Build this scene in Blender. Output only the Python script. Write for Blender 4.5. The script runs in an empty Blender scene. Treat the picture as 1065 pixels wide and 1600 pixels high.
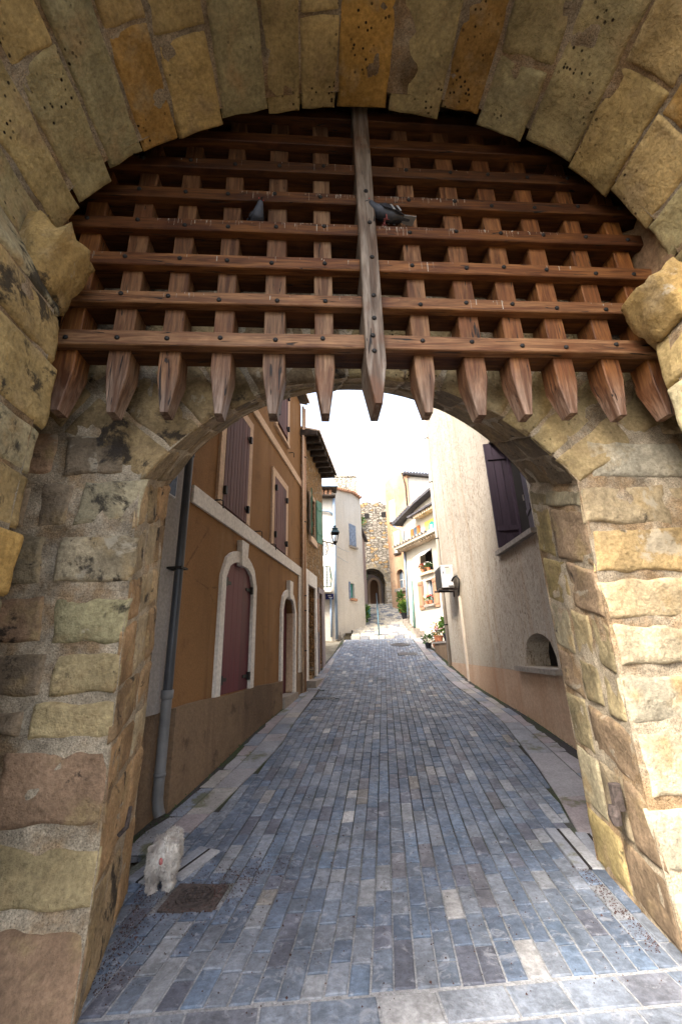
import bpy, bmesh, math, random
import numpy as np
from mathutils import Vector, Matrix, noise
R = math.radians
random.seed(7)
scn = bpy.context.scene
col = scn.collection

# ------------------------------------------------------------------ camera, sky, sun, exposure
CAM = Vector((0, 0, 1.5))
def make_camera():
    cd = bpy.data.cameras.new('camera'); co = bpy.data.objects.new('camera', cd); col.objects.link(co)
    p, yw, th = R(18.4), R(4.0), R(1.76)
    r0 = Vector((math.cos(yw), -math.sin(yw), 0))
    f = Vector((math.sin(yw) * math.cos(p), math.cos(yw) * math.cos(p), math.sin(p)))
    u0 = r0.cross(f)
    u = math.cos(th) * u0 + math.sin(th) * r0
    r = math.cos(th) * r0 - math.sin(th) * u0
    m = Matrix((r, u, -f)).transposed().to_4x4(); m.translation = CAM
    co.matrix_world = m
    cd.sensor_fit = 'HORIZONTAL'; cd.sensor_width = 36.0; cd.lens = 36.0 * 650 / 1065
    cd.clip_start = 0.05; cd.clip_end = 3000
    scn.camera = co
make_camera()
SUN_EL, SUN_AZ = R(46), R(226)            # azimuth from +Y clockwise: behind the camera, to the left
w = bpy.data.worlds.new('World'); scn.world = w; w.use_nodes = True
nt = w.node_tree; nt.nodes.clear()
sky = nt.nodes.new('ShaderNodeTexSky'); sky.sky_type = 'NISHITA'; sky.sun_disc = False
sky.sun_elevation = SUN_EL; sky.sun_rotation = SUN_AZ
sky.air_density = 1.0; sky.dust_density = 4.0; sky.ozone_density = 1.0
hs = nt.nodes.new('ShaderNodeHueSaturation'); hs.inputs['Saturation'].default_value = 0.55
bg = nt.nodes.new('ShaderNodeBackground'); bg.inputs['Strength'].default_value = 0.15
wo = nt.nodes.new('ShaderNodeOutputWorld')
nt.links.new(sky.outputs[0], hs.inputs['Color']); nt.links.new(hs.outputs[0], bg.inputs['Color'])
nt.links.new(bg.outputs[0], wo.inputs['Surface'])
sl = bpy.data.lights.new('sun', 'SUN'); sl.energy = 1.5; sl.angle = R(10); sl.color = (1.0, 0.93, 0.82)
so = bpy.data.objects.new('sun', sl); col.objects.link(so)
sd = Vector((math.sin(SUN_AZ) * math.cos(SUN_EL), math.cos(SUN_AZ) * math.cos(SUN_EL), math.sin(SUN_EL)))
so.rotation_euler = sd.to_track_quat('Z', 'Y').to_euler(); so.location = sd * 60
scn.view_settings.view_transform = 'Standard'; scn.view_settings.look = 'None'
scn.view_settings.gamma = 1; scn.view_settings.use_curve_mapping = False
scn.view_settings.exposure = 2.42
try:
    scn.cycles.use_denoising = True
    scn.cycles.max_bounces = 8; scn.cycles.diffuse_bounces = 5
except Exception:
    pass

# ------------------------------------------------------------------ helpers
def tag(o, label=None, cat=None, group=None, kind=None):
    if label: o['label'] = label
    if cat: o['category'] = cat
    if group: o['group'] = group
    if kind: o['kind'] = kind
    return o
def thing(name, loc, label, cat, group=None):
    o = bpy.data.objects.new(name, None); col.objects.link(o); o.location = loc
    o.empty_display_size = 0.1
    return tag(o, label, cat, group)
def origin(o):
    v = Vector((0, 0, 0))
    while o is not None:
        v += o.location; o = o.parent
    return v
class MB:
    """collects shapes, world coordinates, and links them as one mesh object"""
    def __init__(s): s.v = []; s.f = []; s.c = []
    def add(s, vs, fs, c=None):
        n = len(s.v); s.v += [tuple(v) for v in vs]; s.f += [tuple(i + n for i in f) for f in fs]
        if c is not None: s.c += [c] * len(vs)
        return s
    def hexa(s, p, c=None):       # 8 points: bottom ring 0-3, top ring 4-7
        return s.add(p, [(3, 2, 1, 0), (4, 5, 6, 7), (0, 1, 5, 4), (1, 2, 6, 5), (2, 3, 7, 6), (3, 0, 4, 7)], c)
    def box(s, c, d, rz=0, col=None):
        x, y, z = d[0] / 2, d[1] / 2, d[2] / 2; ca, sa = math.cos(rz), math.sin(rz); P = []
        for zz in (-z, z):
            for xx, yy in ((-x, -y), (x, -y), (x, y), (-x, y)):
                P.append((c[0] + xx * ca - yy * sa, c[1] + xx * sa + yy * ca, c[2] + zz))
        return s.hexa(P, col)
    def bev(s, c, d, b, rz=0):    # box with chamfered edges
        bm = bmesh.new(); bmesh.ops.create_cube(bm, size=1)
        for v in bm.verts: v.co = Vector((v.co.x * d[0], v.co.y * d[1], v.co.z * d[2]))
        bmesh.ops.bevel(bm, geom=bm.edges[:], offset=b, segments=2, affect='EDGES', profile=0.6)
        m = Matrix.Translation(c) @ Matrix.Rotation(rz, 4, 'Z')
        bm.verts.ensure_lookup_table()
        for i, v in enumerate(bm.verts): v.index = i
        s.add([m @ v.co for v in bm.verts], [[v.index for v in f.verts] for f in bm.faces]); bm.free(); return s
    def tube(s, pts, r, n=8, cap=True):
        pts = [Vector(p) for p in pts]; rs = r if isinstance(r, (list, tuple)) else [r] * len(pts)
        base = len(s.v); prev = None
        for i, p in enumerate(pts):
            t = (pts[min(i + 1, len(pts) - 1)] - pts[max(i - 1, 0)]).normalized()
            if prev is None:
                a = t.orthogonal().normalized()
            else:
                a = (prev - t * prev.dot(t)).normalized()
            prev = a; b = t.cross(a)
            for k in range(n):
                an = 2 * math.pi * k / n
                s.v.append(tuple(p + (a * math.cos(an) + b * math.sin(an)) * rs[i]))
        for i in range(len(pts) - 1):
            for k in range(n):
                s.f.append((base + i * n + k, base + i * n + (k + 1) % n, base + (i + 1) * n + (k + 1) % n, base + (i + 1) * n + k))
        if cap:
            s.f.append(tuple(base + k for k in range(n))[::-1]); s.f.append(tuple(base + (len(pts) - 1) * n + k for k in range(n)))
        return s
    def lathe(s, c, prof, n=16, rz=0, sx=1, sy=1):
        base = len(s.v)
        for (r, z) in prof:
            for k in range(n):
                an = 2 * math.pi * k / n + rz
                s.v.append((c[0] + r * math.cos(an) * sx, c[1] + r * math.sin(an) * sy, c[2] + z))
        for i in range(len(prof) - 1):
            for k in range(n):
                s.f.append((base + i * n + k, base + i * n + (k + 1) % n, base + (i + 1) * n + (k + 1) % n, base + (i + 1) * n + k))
        s.f.append(tuple(base + k for k in range(n))[::-1]); s.f.append(tuple(base + (len(prof) - 1) * n + k for k in range(n)))
        return s
    def grid(s, fn, us, vs):
        base = len(s.v); nu, nv = len(us), len(vs)
        for v in vs:
            for u in us: s.v.append(tuple(fn(u, v)))
        for j in range(nv - 1):
            for i in range(nu - 1):
                s.f.append((base + j * nu + i, base + j * nu + i + 1, base + (j + 1) * nu + i + 1, base + (j + 1) * nu + i))
        return s
def ob(name, mb, mat, parent=None, color=None, smooth=False, fixn=True, **props):
    o0 = origin(parent) if parent else Vector((0, 0, 0))
    me = bpy.data.meshes.new(name)
    me.from_pydata([(v[0] - o0.x, v[1] - o0.y, v[2] - o0.z) for v in mb.v], [], mb.f)
    if fixn:
        bm = bmesh.new(); bm.from_mesh(me); bmesh.ops.recalc_face_normals(bm, faces=bm.faces[:]); bm.to_mesh(me); bm.free()
    if mb.c and len(mb.c) == len(mb.v):
        a = me.attributes.new('Col', 'FLOAT_COLOR', 'POINT')
        a.data.foreach_set('color', np.array([(c[0], c[1], c[2], 1) for c in mb.c], dtype=np.float32).ravel())
    me.materials.append(mat)
    if smooth:
        me.polygons.foreach_set('use_smooth', [True] * len(me.polygons))
    o = bpy.data.objects.new(name, me); col.objects.link(o)
    if parent: o.parent = parent
    o.color = (*color, 1) if color else (0.5, 0.5, 0.5, 1)
    tag(o, **props)
    return o
def copy_tree(o, parent=None):
    c = o.copy(); col.objects.link(c); c.parent = parent
    for ch in list(o.children): copy_tree(ch, c)
    return c
def nz(x, y, z, s=1.0): return noise.noise(Vector((x * s, y * s, z * s)))
def lerp(a, b, t): return a + (b - a) * t

# ------------------------------------------------------------------ materials
class NT:
    def __init__(s, name, rough=0.85, spec=0.3, metal=0.0):
        s.m = bpy.data.materials.new(name); s.m.use_nodes = True; s.t = s.m.node_tree
        s.b = s.t.nodes['Principled BSDF']; s.b.inputs['Roughness'].default_value = rough
        s.b.inputs['Specular IOR Level'].default_value = spec; s.b.inputs['Metallic'].default_value = metal
        g = s.t.nodes.new('ShaderNodeNewGeometry'); s.pos = g.outputs['Position']
        s.h = None
    def n(s, ty, **kw):
        x = s.t.nodes.new(ty)
        for k, v in kw.items(): setattr(x, k, v)
        return x
    def l(s, a, b): s.t.links.new(a, b)
    def val(s, inp, v):
        if hasattr(v, 'is_linked') or isinstance(v, bpy.types.NodeSocket): s.l(v, inp)
        else: inp.default_value = (*v, 1) if isinstance(v, tuple) and len(v) == 3 and inp.type == 'RGBA' else v
    def map(s, sc, rot=(0, 0, 0), loc=(0, 0, 0), src=None):
        m = s.n('ShaderNodeMapping'); s.l(src or s.pos, m.inputs[0])
        m.inputs['Scale'].default_value = sc if isinstance(sc, tuple) else (sc, sc, sc)
        m.inputs['Rotation'].default_value = rot; m.inputs['Location'].default_value = loc
        return m.outputs[0]
    def noise(s, sc, det=4, rough=0.6, dist=0.0, loc=(0, 0, 0), rot=(0, 0, 0), src=None):
        x = s.n('ShaderNodeTexNoise'); s.l(s.map(sc, rot, loc, src), x.inputs['Vector']); x.inputs['Scale'].default_value = 1
        x.inputs['Detail'].default_value = det; x.inputs['Roughness'].default_value = rough; x.inputs['Distortion'].default_value = dist
        return x.outputs['Fac']
    def vor(s, sc, feat='F1', out='Distance', rnd=1.0, src=None):
        x = s.n('ShaderNodeTexVoronoi', feature=feat); s.l(s.map(sc, src=src), x.inputs['Vector']); x.inputs['Scale'].default_value = 1
        x.inputs['Randomness'].default_value = rnd
        return x.outputs[out]
    def ramp(s, f, a, b, lo=0.0, hi=1.0):
        x = s.n('ShaderNodeMapRange', interpolation_type='SMOOTHSTEP'); s.l(f, x.inputs[0])
        x.inputs[1].default_value = a; x.inputs[2].default_value = b; x.inputs[3].default_value = lo; x.inputs[4].default_value = hi
        return x.outputs[0]
    def math(s, op, a, b=0.0):
        x = s.n('ShaderNodeMath', operation=op); s.val(x.inputs[0], a); s.val(x.inputs[1], b); return x.outputs[0]
    def mix(s, f, a, b, bl='MIX'):
        x = s.n('ShaderNodeMix', data_type='RGBA', blend_type=bl, clamp_factor=True)
        s.val(x.inputs[0], f); s.val(x.inputs[6], a); s.val(x.inputs[7], b); return x.outputs[2]
    def objcol(s): return s.n('ShaderNodeObjectInfo').outputs['Color']
    def objrnd(s): return s.n('ShaderNodeObjectInfo').outputs['Random']
    def attr(s, nme): 
        x = s.n('ShaderNodeAttribute'); x.attribute_name = nme; return x.outputs['Color']
    def shade(s, c, f, lo, hi):       # multiply by a mottling factor
        x = s.ramp(f, 0.25, 0.75, lo, hi)
        g = s.n('ShaderNodeCombineColor'); [s.l(x, g.inputs[i]) for i in range(3)]
        return s.mix(1.0, c, g.outputs[0], 'MULTIPLY')
    def bump(s, h, dist, stren=1.0):
        b = s.n('ShaderNodeBump'); s.l(h, b.inputs['Height']); b.inputs['Distance'].default_value = dist; b.inputs['Strength'].default_value = stren
        if s.h is not None: s.l(s.h, b.inputs['Normal'])
        s.h = b.outputs[0]
    def done(s, c):
        s.val(s.b.inputs['Base Color'], c)
        if s.h is not None: s.l(s.h, s.b.inputs['Normal'])
        return s.m
def plain(name, c, rough=0.7, metal=0.0, var=0.12, sc=6.0, bmp=0.0, spec=0.3):
    t = NT(name, rough, spec, metal)
    k = t.shade(c, t.noise(sc, 5), 1 - var, 1 + var)
    if bmp: t.bump(t.noise(sc * 8, 4), bmp)
    return t.done(k)

def stone_mat(name, lichen=0.6, pits=0.0, lime=0.62, streak=0.0, lum=1.0):
    t = NT(name, 0.92, 0.15)
    c = t.objcol()
    c = t.shade(c, t.noise(2.6, 6, 0.65), 0.55 * lum, 1.35 * lum)
    c = t.mix(t.ramp(t.noise(4.5, 4, 0.6, loc=(3, 1, 7)), 0.5, 0.75), c, (0.40 * lum, 0.29 * lum, 0.15 * lum), 'MIX') if lum > 0.95 else c
    c = t.shade(c, t.noise(38, 4, 0.7), 0.72, 1.22)
    li = t.ramp(t.noise(3.6, 10, 0.66, 0.6, loc=(9, 2, 4)), lime, lime + 0.06)
    c = t.mix(t.math('MULTIPLY', li, 0.75), c, (0.46, 0.40, 0.30))
    dk = t.ramp(t.noise(4.2, 11, 0.68, 0.4, loc=(1, 5, 2)), lichen, lichen + 0.085)
    c = t.mix(t.math('MULTIPLY', dk, 0.88), c, (0.030, 0.026, 0.024))
    if pits:
        v = t.vor((26, 26, 26)); m = t.ramp(t.noise(2.2, 3, loc=(5, 5, 5)), 0.52, 0.62)
        pm = t.math('MULTIPLY', t.ramp(v, 0.16, 0.26, 1, 0), m)
        c = t.mix(pm, c, (0.025, 0.016, 0.012)); t.bump(t.math('MULTIPLY', pm, -1), 0.012, 0.8)
    t.bump(t.noise(7, 10, 0.62), 0.05, 0.9); t.bump(t.noise(45, 6, 0.75), 0.010, 0.9)
    return t.done(c)
M = {}
M['stone'] = stone_mat('gate_stone', 0.60)
M['stone_dark'] = stone_mat('gate_stone_stained', 0.545, 0, 0.60)
M['stone_clean'] = stone_mat('gate_stone_pale', 0.645, 0, 0.60)
M['soffit'] = stone_mat('vault_stone', 0.70, 1.0, 0.72)
def mortar_mat(name, c, dark=0.66):
    t = NT(name, 0.95, 0.1)
    k = t.mix(t.ramp(t.noise(2.2, 6, 0.65, loc=(5, 1, 3)), 0.45, 0.62), c, (c[0] * .8, c[1] * .66, c[2] * .52)); k = t.shade(k, t.noise(4.0, 8, 0.7), 0.45, 1.4); k = t.shade(k, t.noise(90, 3, 0.7), 0.6, 1.25)
    v = t.vor(70.0); k = t.mix(t.ramp(v, 0.12, 0.3, 0.55, 0), k, (0.06, 0.045, 0.035))
    k = t.mix(t.ramp(t.noise(5, 9, 0.7, loc=(2, 8, 1)), dark, dark + 0.06), k, (0.05, 0.04, 0.035))
    t.bump(t.noise(24, 6, 0.7), 0.022, 1.0); t.bump(t.noise(110, 3, 0.7), 0.006, 1.0)
    return t.done(k)
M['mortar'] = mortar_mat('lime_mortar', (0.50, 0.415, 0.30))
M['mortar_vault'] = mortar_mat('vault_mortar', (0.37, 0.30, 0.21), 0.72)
def wood_mat(name, sc, lum=1.0):
    t = NT(name, 0.62, 0.35)
    base = t.objcol()
    sx = t.n('ShaderNodeSeparateXYZ'); t.l(t.pos, sx.inputs[0])
    wz = t.math('ADD', sx.outputs[2], t.math('MULTIPLY', t.noise(2.5, 4), .5))
    base = t.mix(t.ramp(wz, 3.2, 3.6, .42, 0), base, (.33, .30, .27))      # rain-greyed lower ends
    g1 = t.noise(sc, 6, 0.62, 1.2); g2 = t.noise(tuple(x * 4 for x in sc), 3, 0.6, 0.5)
    c = t.mix(t.ramp(g1, 0.35, 0.68), t.mix(1.0, base, (0.36, 0.26, 0.2), 'MULTIPLY'), base)
    c = t.shade(c, g2, 0.66, 1.22)
    c = t.mix(t.ramp(t.noise(3.4, 5, 0.6, loc=(4, 4, 1)), 0.5, 0.7, 0, 0.55), c, (0.13, 0.045, 0.014))
    cr = t.ramp(t.noise(tuple(x * 1.6 for x in sc), 2, 0.5, 2.0, loc=(7, 1, 3)), 0.665, 0.70)
    c = t.mix(cr, c, (0.012, 0.008, 0.006))
    t.bump(g1, 0.006, 0.8); t.bump(t.math('MULTIPLY', cr, -1), 0.006, 0.7)
    return t.done(c)
M['wood_v'] = wood_mat('oak_upright', (16, 16, 1.3)); M['wood_h'] = wood_mat('oak_rail', (1.3, 16, 18))
M['iron'] = plain('black_iron', (0.03, 0.028, 0.027), 0.6, 0.5, 0.3, 30)
M['rust'] = plain('rusty_iron', (0.085, 0.066, 0.058), 0.85, 0.1, 0.5, 40, 0.003)
def droppings_mat():
    return plain('droppings', (0.36, 0.32, 0.27), 0.9, 0, .4, 60)
M['white_streak'] = droppings_mat(); M['cover_lid'] = plain('dirty_cast_iron', (0.062, 0.048, 0.043), 0.85, 0.1, 0.5, 30, 0.003)
def paver_mat(name, far=False):
    t = NT(name, 0.55, 0.4)
    c = t.attr('Col') if far else t.objcol()
    c = t.shade(c, t.noise(3.0, 6, 0.65), 0.62, 1.3); c = t.shade(c, t.noise(26, 6, 0.72), 0.6, 1.32)
    sm = t.ramp(t.noise(9, 10, 0.74, 1.2, loc=(3, 3, 9)), 0.53, 0.64)
    c = t.mix(t.math('MULTIPLY', sm, 0.5), c, (0.36, 0.37, 0.40))
    c = t.mix(t.ramp(t.noise(1.3, 6, 0.62, loc=(8, 1, 0)), 0.56, 0.72, 0, 0.55), c, (0.065, 0.07, 0.095))
    rr = t.ramp(t.noise(7, 4), 0.3, 0.7, 0.4, 0.72); t.l(rr, t.b.inputs['Roughness'])
    t.bump(t.noise(14, 6, 0.6), 0.012, 0.7); t.bump(t.noise(70, 4, 0.7), 0.0035, 0.8)
    return t.done(c)
M['paver'] = paver_mat('slate_paver'); M['paver_far'] = paver_mat('slate_paver_field', True)
def grout_mat(name, a, b):
    t = NT(name, 0.95, 0.1)
    c = t.mix(t.ramp(t.noise(1.6, 7, 0.65), 0.4, 0.62), a, b); c = t.shade(c, t.noise(60, 4, 0.7), 0.6, 1.3)
    t.bump(t.noise(50, 5, 0.7), 0.008, 1.0); return t.done(c)
t = NT('worn_grout', 0.95, 0.1); sx = t.n('ShaderNodeSeparateXYZ'); t.l(t.pos, sx.inputs[0])
yy_ = t.math('ADD', sx.outputs[1], t.math('MULTIPLY', t.noise(1.1, 6, .65), 3.0))
k_ = t.mix(t.ramp(yy_, 4.0, 6.0), (.34, .34, .345), t.mix(t.ramp(t.noise(1.6, 7, 0.65), 0.4, 0.62), (.055, .05, .05), (.05, .06, .03)))
t.bump(t.noise(50, 5, 0.7), 0.008, 1.0); M['grout_road'] = t.done(t.shade(k_, t.noise(60, 4, 0.7), 0.6, 1.3))
M['grout_pale'] = grout_mat('pale_grout', (0.36, 0.36, 0.36), (0.17, 0.17, 0.17))
M['grout_dark'] = grout_mat('mossy_grout', (0.055, 0.05, 0.05), (0.05, 0.06, 0.03))
M['earth'] = grout_mat('earth', (0.2, 0.18, 0.14), (0.13, 0.11, 0.08))
def render_mat(name, c, c2, rough_sc=45, bdist=0.006, stain=None, streaks=None, worm=False):
    t = NT(name, 0.92, 0.15)
    k = t.mix(t.ramp(t.noise((0.9, 0.9, 0.5), 6, 0.62), 0.35, 0.68), c, c2)
    k = t.shade(k, t.noise(rough_sc, 4, 0.7), 0.8, 1.16)
    if streaks:
        k = t.mix(t.ramp(t.noise((3.2, 3.2, 0.22), 6, 0.65, 0.5, loc=(2, 7, 3)), 0.5, 0.74, 0, 0.75), k, streaks)
    if worm:
        wv = t.noise((30, 30, 8), 4, 0.6, 1.5); wm = t.ramp(wv, 0.56, 0.61)
        gate = t.ramp(t.noise((1.2, 1.2, 0.6), 4, 0.6, loc=(1, 1, 4)), 0.30, 0.55)
        k = t.mix(t.math('MULTIPLY', t.math('MULTIPLY', wm, gate), 0.75), k, (0.2, 0.135, 0.08)); t.bump(t.math('MULTIPLY', wm, -1), 0.012, 0.9)
    if stain:
        k = t.mix(t.ramp(t.noise(2.4, 8, 0.66, loc=(6, 2, 2)), 0.56, 0.68, 0, 0.7), k, stain)
    if name == 'ochre_render':
        cr = t.vor((.55, .55, .8), 'DISTANCE_TO_EDGE', 'Distance', 1.0, None); wv = t.noise(7, 5, .7)
        ck = t.math('MULTIPLY', t.ramp(t.math('ADD', cr, t.math('MULTIPLY', wv, .05)), .026, .030, 1, 0), t.ramp(t.noise(.6, 2, loc=(3, 3, 3)), .5, .6))
        k = t.mix(t.math('MULTIPLY', ck, .6), k, (.09, .05, .025))
        k = t.mix(t.ramp(t.noise((1.5, 1.5, .35), 7, .68, .4, loc=(9, 1, 2)), .52, .7, 0, .5), k, (.30, .19, .10))
    t.bump(t.noise(rough_sc, 6, 0.7), bdist, 0.9)
    return t.done(k)
M['ochre'] = render_mat('ochre_render', (0.25, 0.134, 0.057), (0.205, 0.11, 0.047), 55, 0.006, (0.17, 0.088, 0.04), (0.165, 0.085, 0.038))
M['plinth'] = render_mat('brown_render', (0.235, 0.16, 0.10), (0.13, 0.088, 0.058), 30, 0.02, (0.075, 0.052, 0.037), (0.12, 0.08, 0.055))
M['white'] = render_mat('white_paint', (0.72, 0.68, 0.62), (0.62, 0.57, 0.51), 20, 0.003, (0.5, 0.44, 0.38))
M['white_peach'] = render_mat('peach_trim', (0.60, 0.44, 0.31), (0.50, 0.35, 0.24), 20, 0.003)
M['beige'] = render_mat('beige_roughcast', (0.47, 0.41, 0.335), (0.40, 0.345, 0.275), 50, 0.012, None, (0.38, 0.28, 0.19), True)
M['beige_plinth'] = render_mat('smooth_beige_render', (0.47, 0.34, 0.24), (0.40, 0.26, 0.17), 25, 0.004, None, (0.36, 0.20, 0.12))
M['pale_strip'] = render_mat('pale_grey_render', (0.36, 0.33, 0.30), (0.30, 0.27, 0.25), 30, 0.004)
M['whitehouse'] = render_mat('white_lime_render', (0.54, 0.50, 0.44), (0.48, 0.43, 0.36), 30, 0.006, (0.42, 0.40, 0.37), (0.40, 0.36, 0.32))
M['grey_render'] = render_mat('grey_brown_render', (0.30, 0.25, 0.23), (0.24, 0.19, 0.18), 30, 0.006, None, (0.2, 0.16, 0.16))
M['cream'] = render_mat('cream_render', (0.58, 0.53, 0.43), (0.54, 0.475, 0.37), 30, 0.004)
M['yellow'] = plain('yellow_paint', (0.75, 0.58, 0.12), 0.8)
M['peach'] = render_mat('peach_lime_render', (0.36, 0.195, 0.105), (0.44, 0.30, 0.19), 24, 0.008, (0.24, 0.16, 0.11), (0.42, 0.33, 0.23))
def rubble_mat(name, sc, c1, c2, c3, joint, jd=0.06, flat=1.0):
    t = NT(name, 0.95, 0.1)
    s3 = (sc, sc, sc * flat)
    wp = t.n('ShaderNodeVectorMath', operation='ADD'); t.l(t.pos, wp.inputs[0])
    nn = t.n('ShaderNodeTexNoise'); t.l(t.pos, nn.inputs['Vector']); nn.inputs['Scale'].default_value = 3
    mm = t.n('ShaderNodeVectorMath', operation='SCALE'); t.l(nn.outputs['Color'], mm.inputs[0]); mm.inputs['Scale'].default_value = 0.12
    t.l(mm.outputs[0], wp.inputs[1]); src = wp.outputs[0]
    e = t.vor(s3, 'DISTANCE_TO_EDGE', 'Distance', 0.85, src); cc = t.vor(s3, 'F1', 'Color', 0.85, src)
    sp = t.n('ShaderNodeSeparateColor'); t.l(cc, sp.inputs[0])
    k = t.mix(t.ramp(sp.outputs[0], 0.2, 0.8), c1, c2); k = t.mix(t.ramp(sp.outputs[1], 0.86, 0.9), k, c3)
    k = t.shade(k, t.noise(20, 5, 0.7), 0.6, 1.3)
    j = t.ramp(e, jd * 0.4, jd, 1, 0); k = t.mix(t.math('MULTIPLY', j, 0.9), k, joint)
    k = t.mix(t.ramp(t.noise(1.1, 7, 0.65), 0.58, 0.7, 0, 0.5), k, (0.10, 0.085, 0.07))
    t.bump(t.ramp(e, 0, jd * 2.2), 0.05, 1.0); t.bump(t.noise(25, 6, 0.7), 0.015, 0.8)
    return t.done(k)
M['rubble'] = rubble_mat('rubble_wall', 8.5, (0.32, 0.185, 0.08), (0.24, 0.15, 0.075), (0.33, 0.27, 0.2), (0.33, 0.22, 0.12), 0.09)
M['tower'] = rubble_mat('tower_rubble', 3.6, (0.36, 0.32, 0.26), (0.24, 0.21, 0.17), (0.36, 0.24, 0.12), (0.075, 0.06, 0.05), 0.07, 1.7)
M['tower_pale'] = rubble_mat('pale_tower_rubble', 3.6, (0.50, 0.45, 0.36), (0.40, 0.35, 0.28), (0.46, 0.40, 0.3), (0.2, 0.17, 0.14), 0.07, 1.7)
def board_mat(name, c, c2, rough=0.6, sc=(14, 14, 0.7)):
    t = NT(name, rough, 0.3)
    k = t.mix(1.0, c, t.objcol(), 'MULTIPLY')
    k = t.mix(t.ramp(t.noise(sc, 6, 0.65, 0.6), 0.48, 0.72), c, c2)
    k = t.shade(k, t.objrnd(), 0.85, 1.12)
    t.bump(t.noise(sc, 5, 0.6), 0.004, 0.7); return t.done(k)
M['burgundy'] = board_mat('burgundy_paint', (0.10, 0.017, 0.026), (0.075, 0.013, 0.02))
M['plum'] = board_mat('faded_plum_paint', (0.135, 0.066, 0.06), (0.075, 0.035, 0.034), 0.75)
M['violet'] = board_mat('dark_violet_paint', (0.045, 0.030, 0.045), (0.030, 0.02, 0.03))
M['green_paint'] = plain('green_shutter_paint', (0.10, 0.22, 0.15), 0.6)
M['dark_green'] = plain('dark_green_paint', (0.02, 0.06, 0.045), 0.5)
M['blue_paint'] = plain('weathered_blue_paint', (0.16, 0.20, 0.27), 0.7, 0, 0.3, 10)
M['teal'] = plain('teal_paint', (0.035, 0.22, 0.19), 0.5)
M['rail_paint'] = plain('slate_blue_steel', (0.045, 0.10, 0.13), 0.45)
M['zinc'] = plain('blue_grey_zinc', (0.22, 0.28, 0.36), 0.45, 0.3)
M['zinc_green'] = plain('green_grey_pipe', (0.16, 0.28, 0.26), 0.5)
M['dark_pipe'] = plain('dark_grey_pvc', (0.052, 0.056, 0.064), 0.42, 0, 0.2, 5)
M['grey_pipe'] = plain('grey_pvc', (0.15, 0.15, 0.15), 0.5, 0, 0.2, 5)
M['copper'] = plain('copper_coloured_pipe', (0.40, 0.22, 0.12), 0.45, 0.1)
M['cream_pipe'] = plain('cream_pvc', (0.56, 0.47, 0.38), 0.5)
M['oak_brown'] = board_mat('brown_shutter_wood', (0.30, 0.17, 0.10), (0.20, 0.115, 0.075), 0.75)
M['orange_wood'] = board_mat('orange_shutter_wood', (0.46, 0.13, 0.035), (0.36, 0.10, 0.03), 0.6)
M['grey_white'] = board_mat('pale_grey_shutter', (0.55, 0.56, 0.56), (0.46, 0.47, 0.48), 0.6)
M['dark'] = plain('dark_interior', (0.018, 0.015, 0.014), 0.95)
M['glass'] = plain('window_glass', (0.10, 0.13, 0.16), 0.08, 0, 0.1, 1, 0, 0.6)
M['sill'] = plain('grey_stone_sill', (0.26, 0.225, 0.19), 0.9, 0, 0.25, 14, 0.004)
M['tile'] = plain('terracotta_tile', (0.36, 0.19, 0.11), 0.85, 0, 0.4, 7, 0.004)
M['tile_pale'] = plain('pale_terracotta', (0.52, 0.40, 0.28), 0.85, 0, 0.3, 7, 0.004)
M['tile_dark'] = plain('dark_slate_tile', (0.075, 0.07, 0.075), 0.8, 0, 0.4, 7)
M['eave_wood'] = plain('dark_eave_timber', (0.045, 0.032, 0.024), 0.85, 0, 0.5, 10, 0.004)
M['gutter_stone'] = None
def slab_mat(name):
    t = NT(name, 0.75, 0.3); c = t.objcol()
    c = t.shade(c, t.noise(2.5, 6, 0.6), 0.75, 1.2); c = t.shade(c, t.noise(45, 4, 0.7), 0.78, 1.18)
    c = t.mix(t.ramp(t.noise(2.1, 7, 0.65, loc=(4, 0, 1)), 0.57, 0.66, 0, 0.8), c, (0.10, 0.10, 0.045))
    t.bump(t.noise(20, 6, 0.65), 0.008, 0.8); return t.done(c)
M['slab'] = slab_mat('gutter_slab')
t_ = NT('step_stone', 0.8, 0.25); c_ = t_.shade(t_.attr('Col'), t_.noise(20, 5, 0.7), 0.75, 1.2); t_.bump(t_.noise(20, 5), 0.01); M['step'] = t_.done(c_)
M['terracotta'] = plain('terracotta_pot', (0.42, 0.16, 0.08), 0.8)
M['black_pot'] = plain('black_plastic_pot', (0.02, 0.02, 0.025), 0.5)
M['blue_plastic'] = plain('blue_plastic', (0.04, 0.20, 0.55), 0.4)
M['ac_white'] = plain('ac_metal', (0.62, 0.62, 0.62), 0.45, 0, 0.06, 3)
M['ac_dark'] = plain('ac_grille', (0.035, 0.032, 0.03), 0.5)
M['black_rubber'] = plain('black_insulation', (0.02, 0.02, 0.02), 0.7)
M['sign_blue'] = plain('blue_enamel', (0.012, 0.022, 0.13), 0.3, 0, 0.05)
M['sign_white'] = plain('white_enamel', (0.75, 0.75, 0.78), 0.4)
def leaf_mat(name, a, b):
    t = NT(name, 0.6, 0.3); c = t.mix(t.ramp(t.noise(9, 3), 0.35, 0.65), a, b); return t.done(c)
M['leaf'] = leaf_mat('leaf_green', (0.05, 0.12, 0.02), (0.11, 0.2, 0.03))
M['leaf_dark'] = leaf_mat('leaf_dark_green', (0.025, 0.07, 0.018), (0.06, 0.12, 0.025))
M['leaf_yellow'] = leaf_mat('leaf_lime', (0.28, 0.34, 0.04), (0.16, 0.26, 0.03))
M['leaf_orange'] = leaf_mat('leaf_orange', (0.42, 0.14, 0.03), (0.3, 0.2, 0.03))
M['flower_red'] = plain('red_petals', (0.5, 0.04, 0.05), 0.6)
M['flower_pink'] = plain('pink_petals', (0.6, 0.30, 0.34), 0.6)
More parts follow.
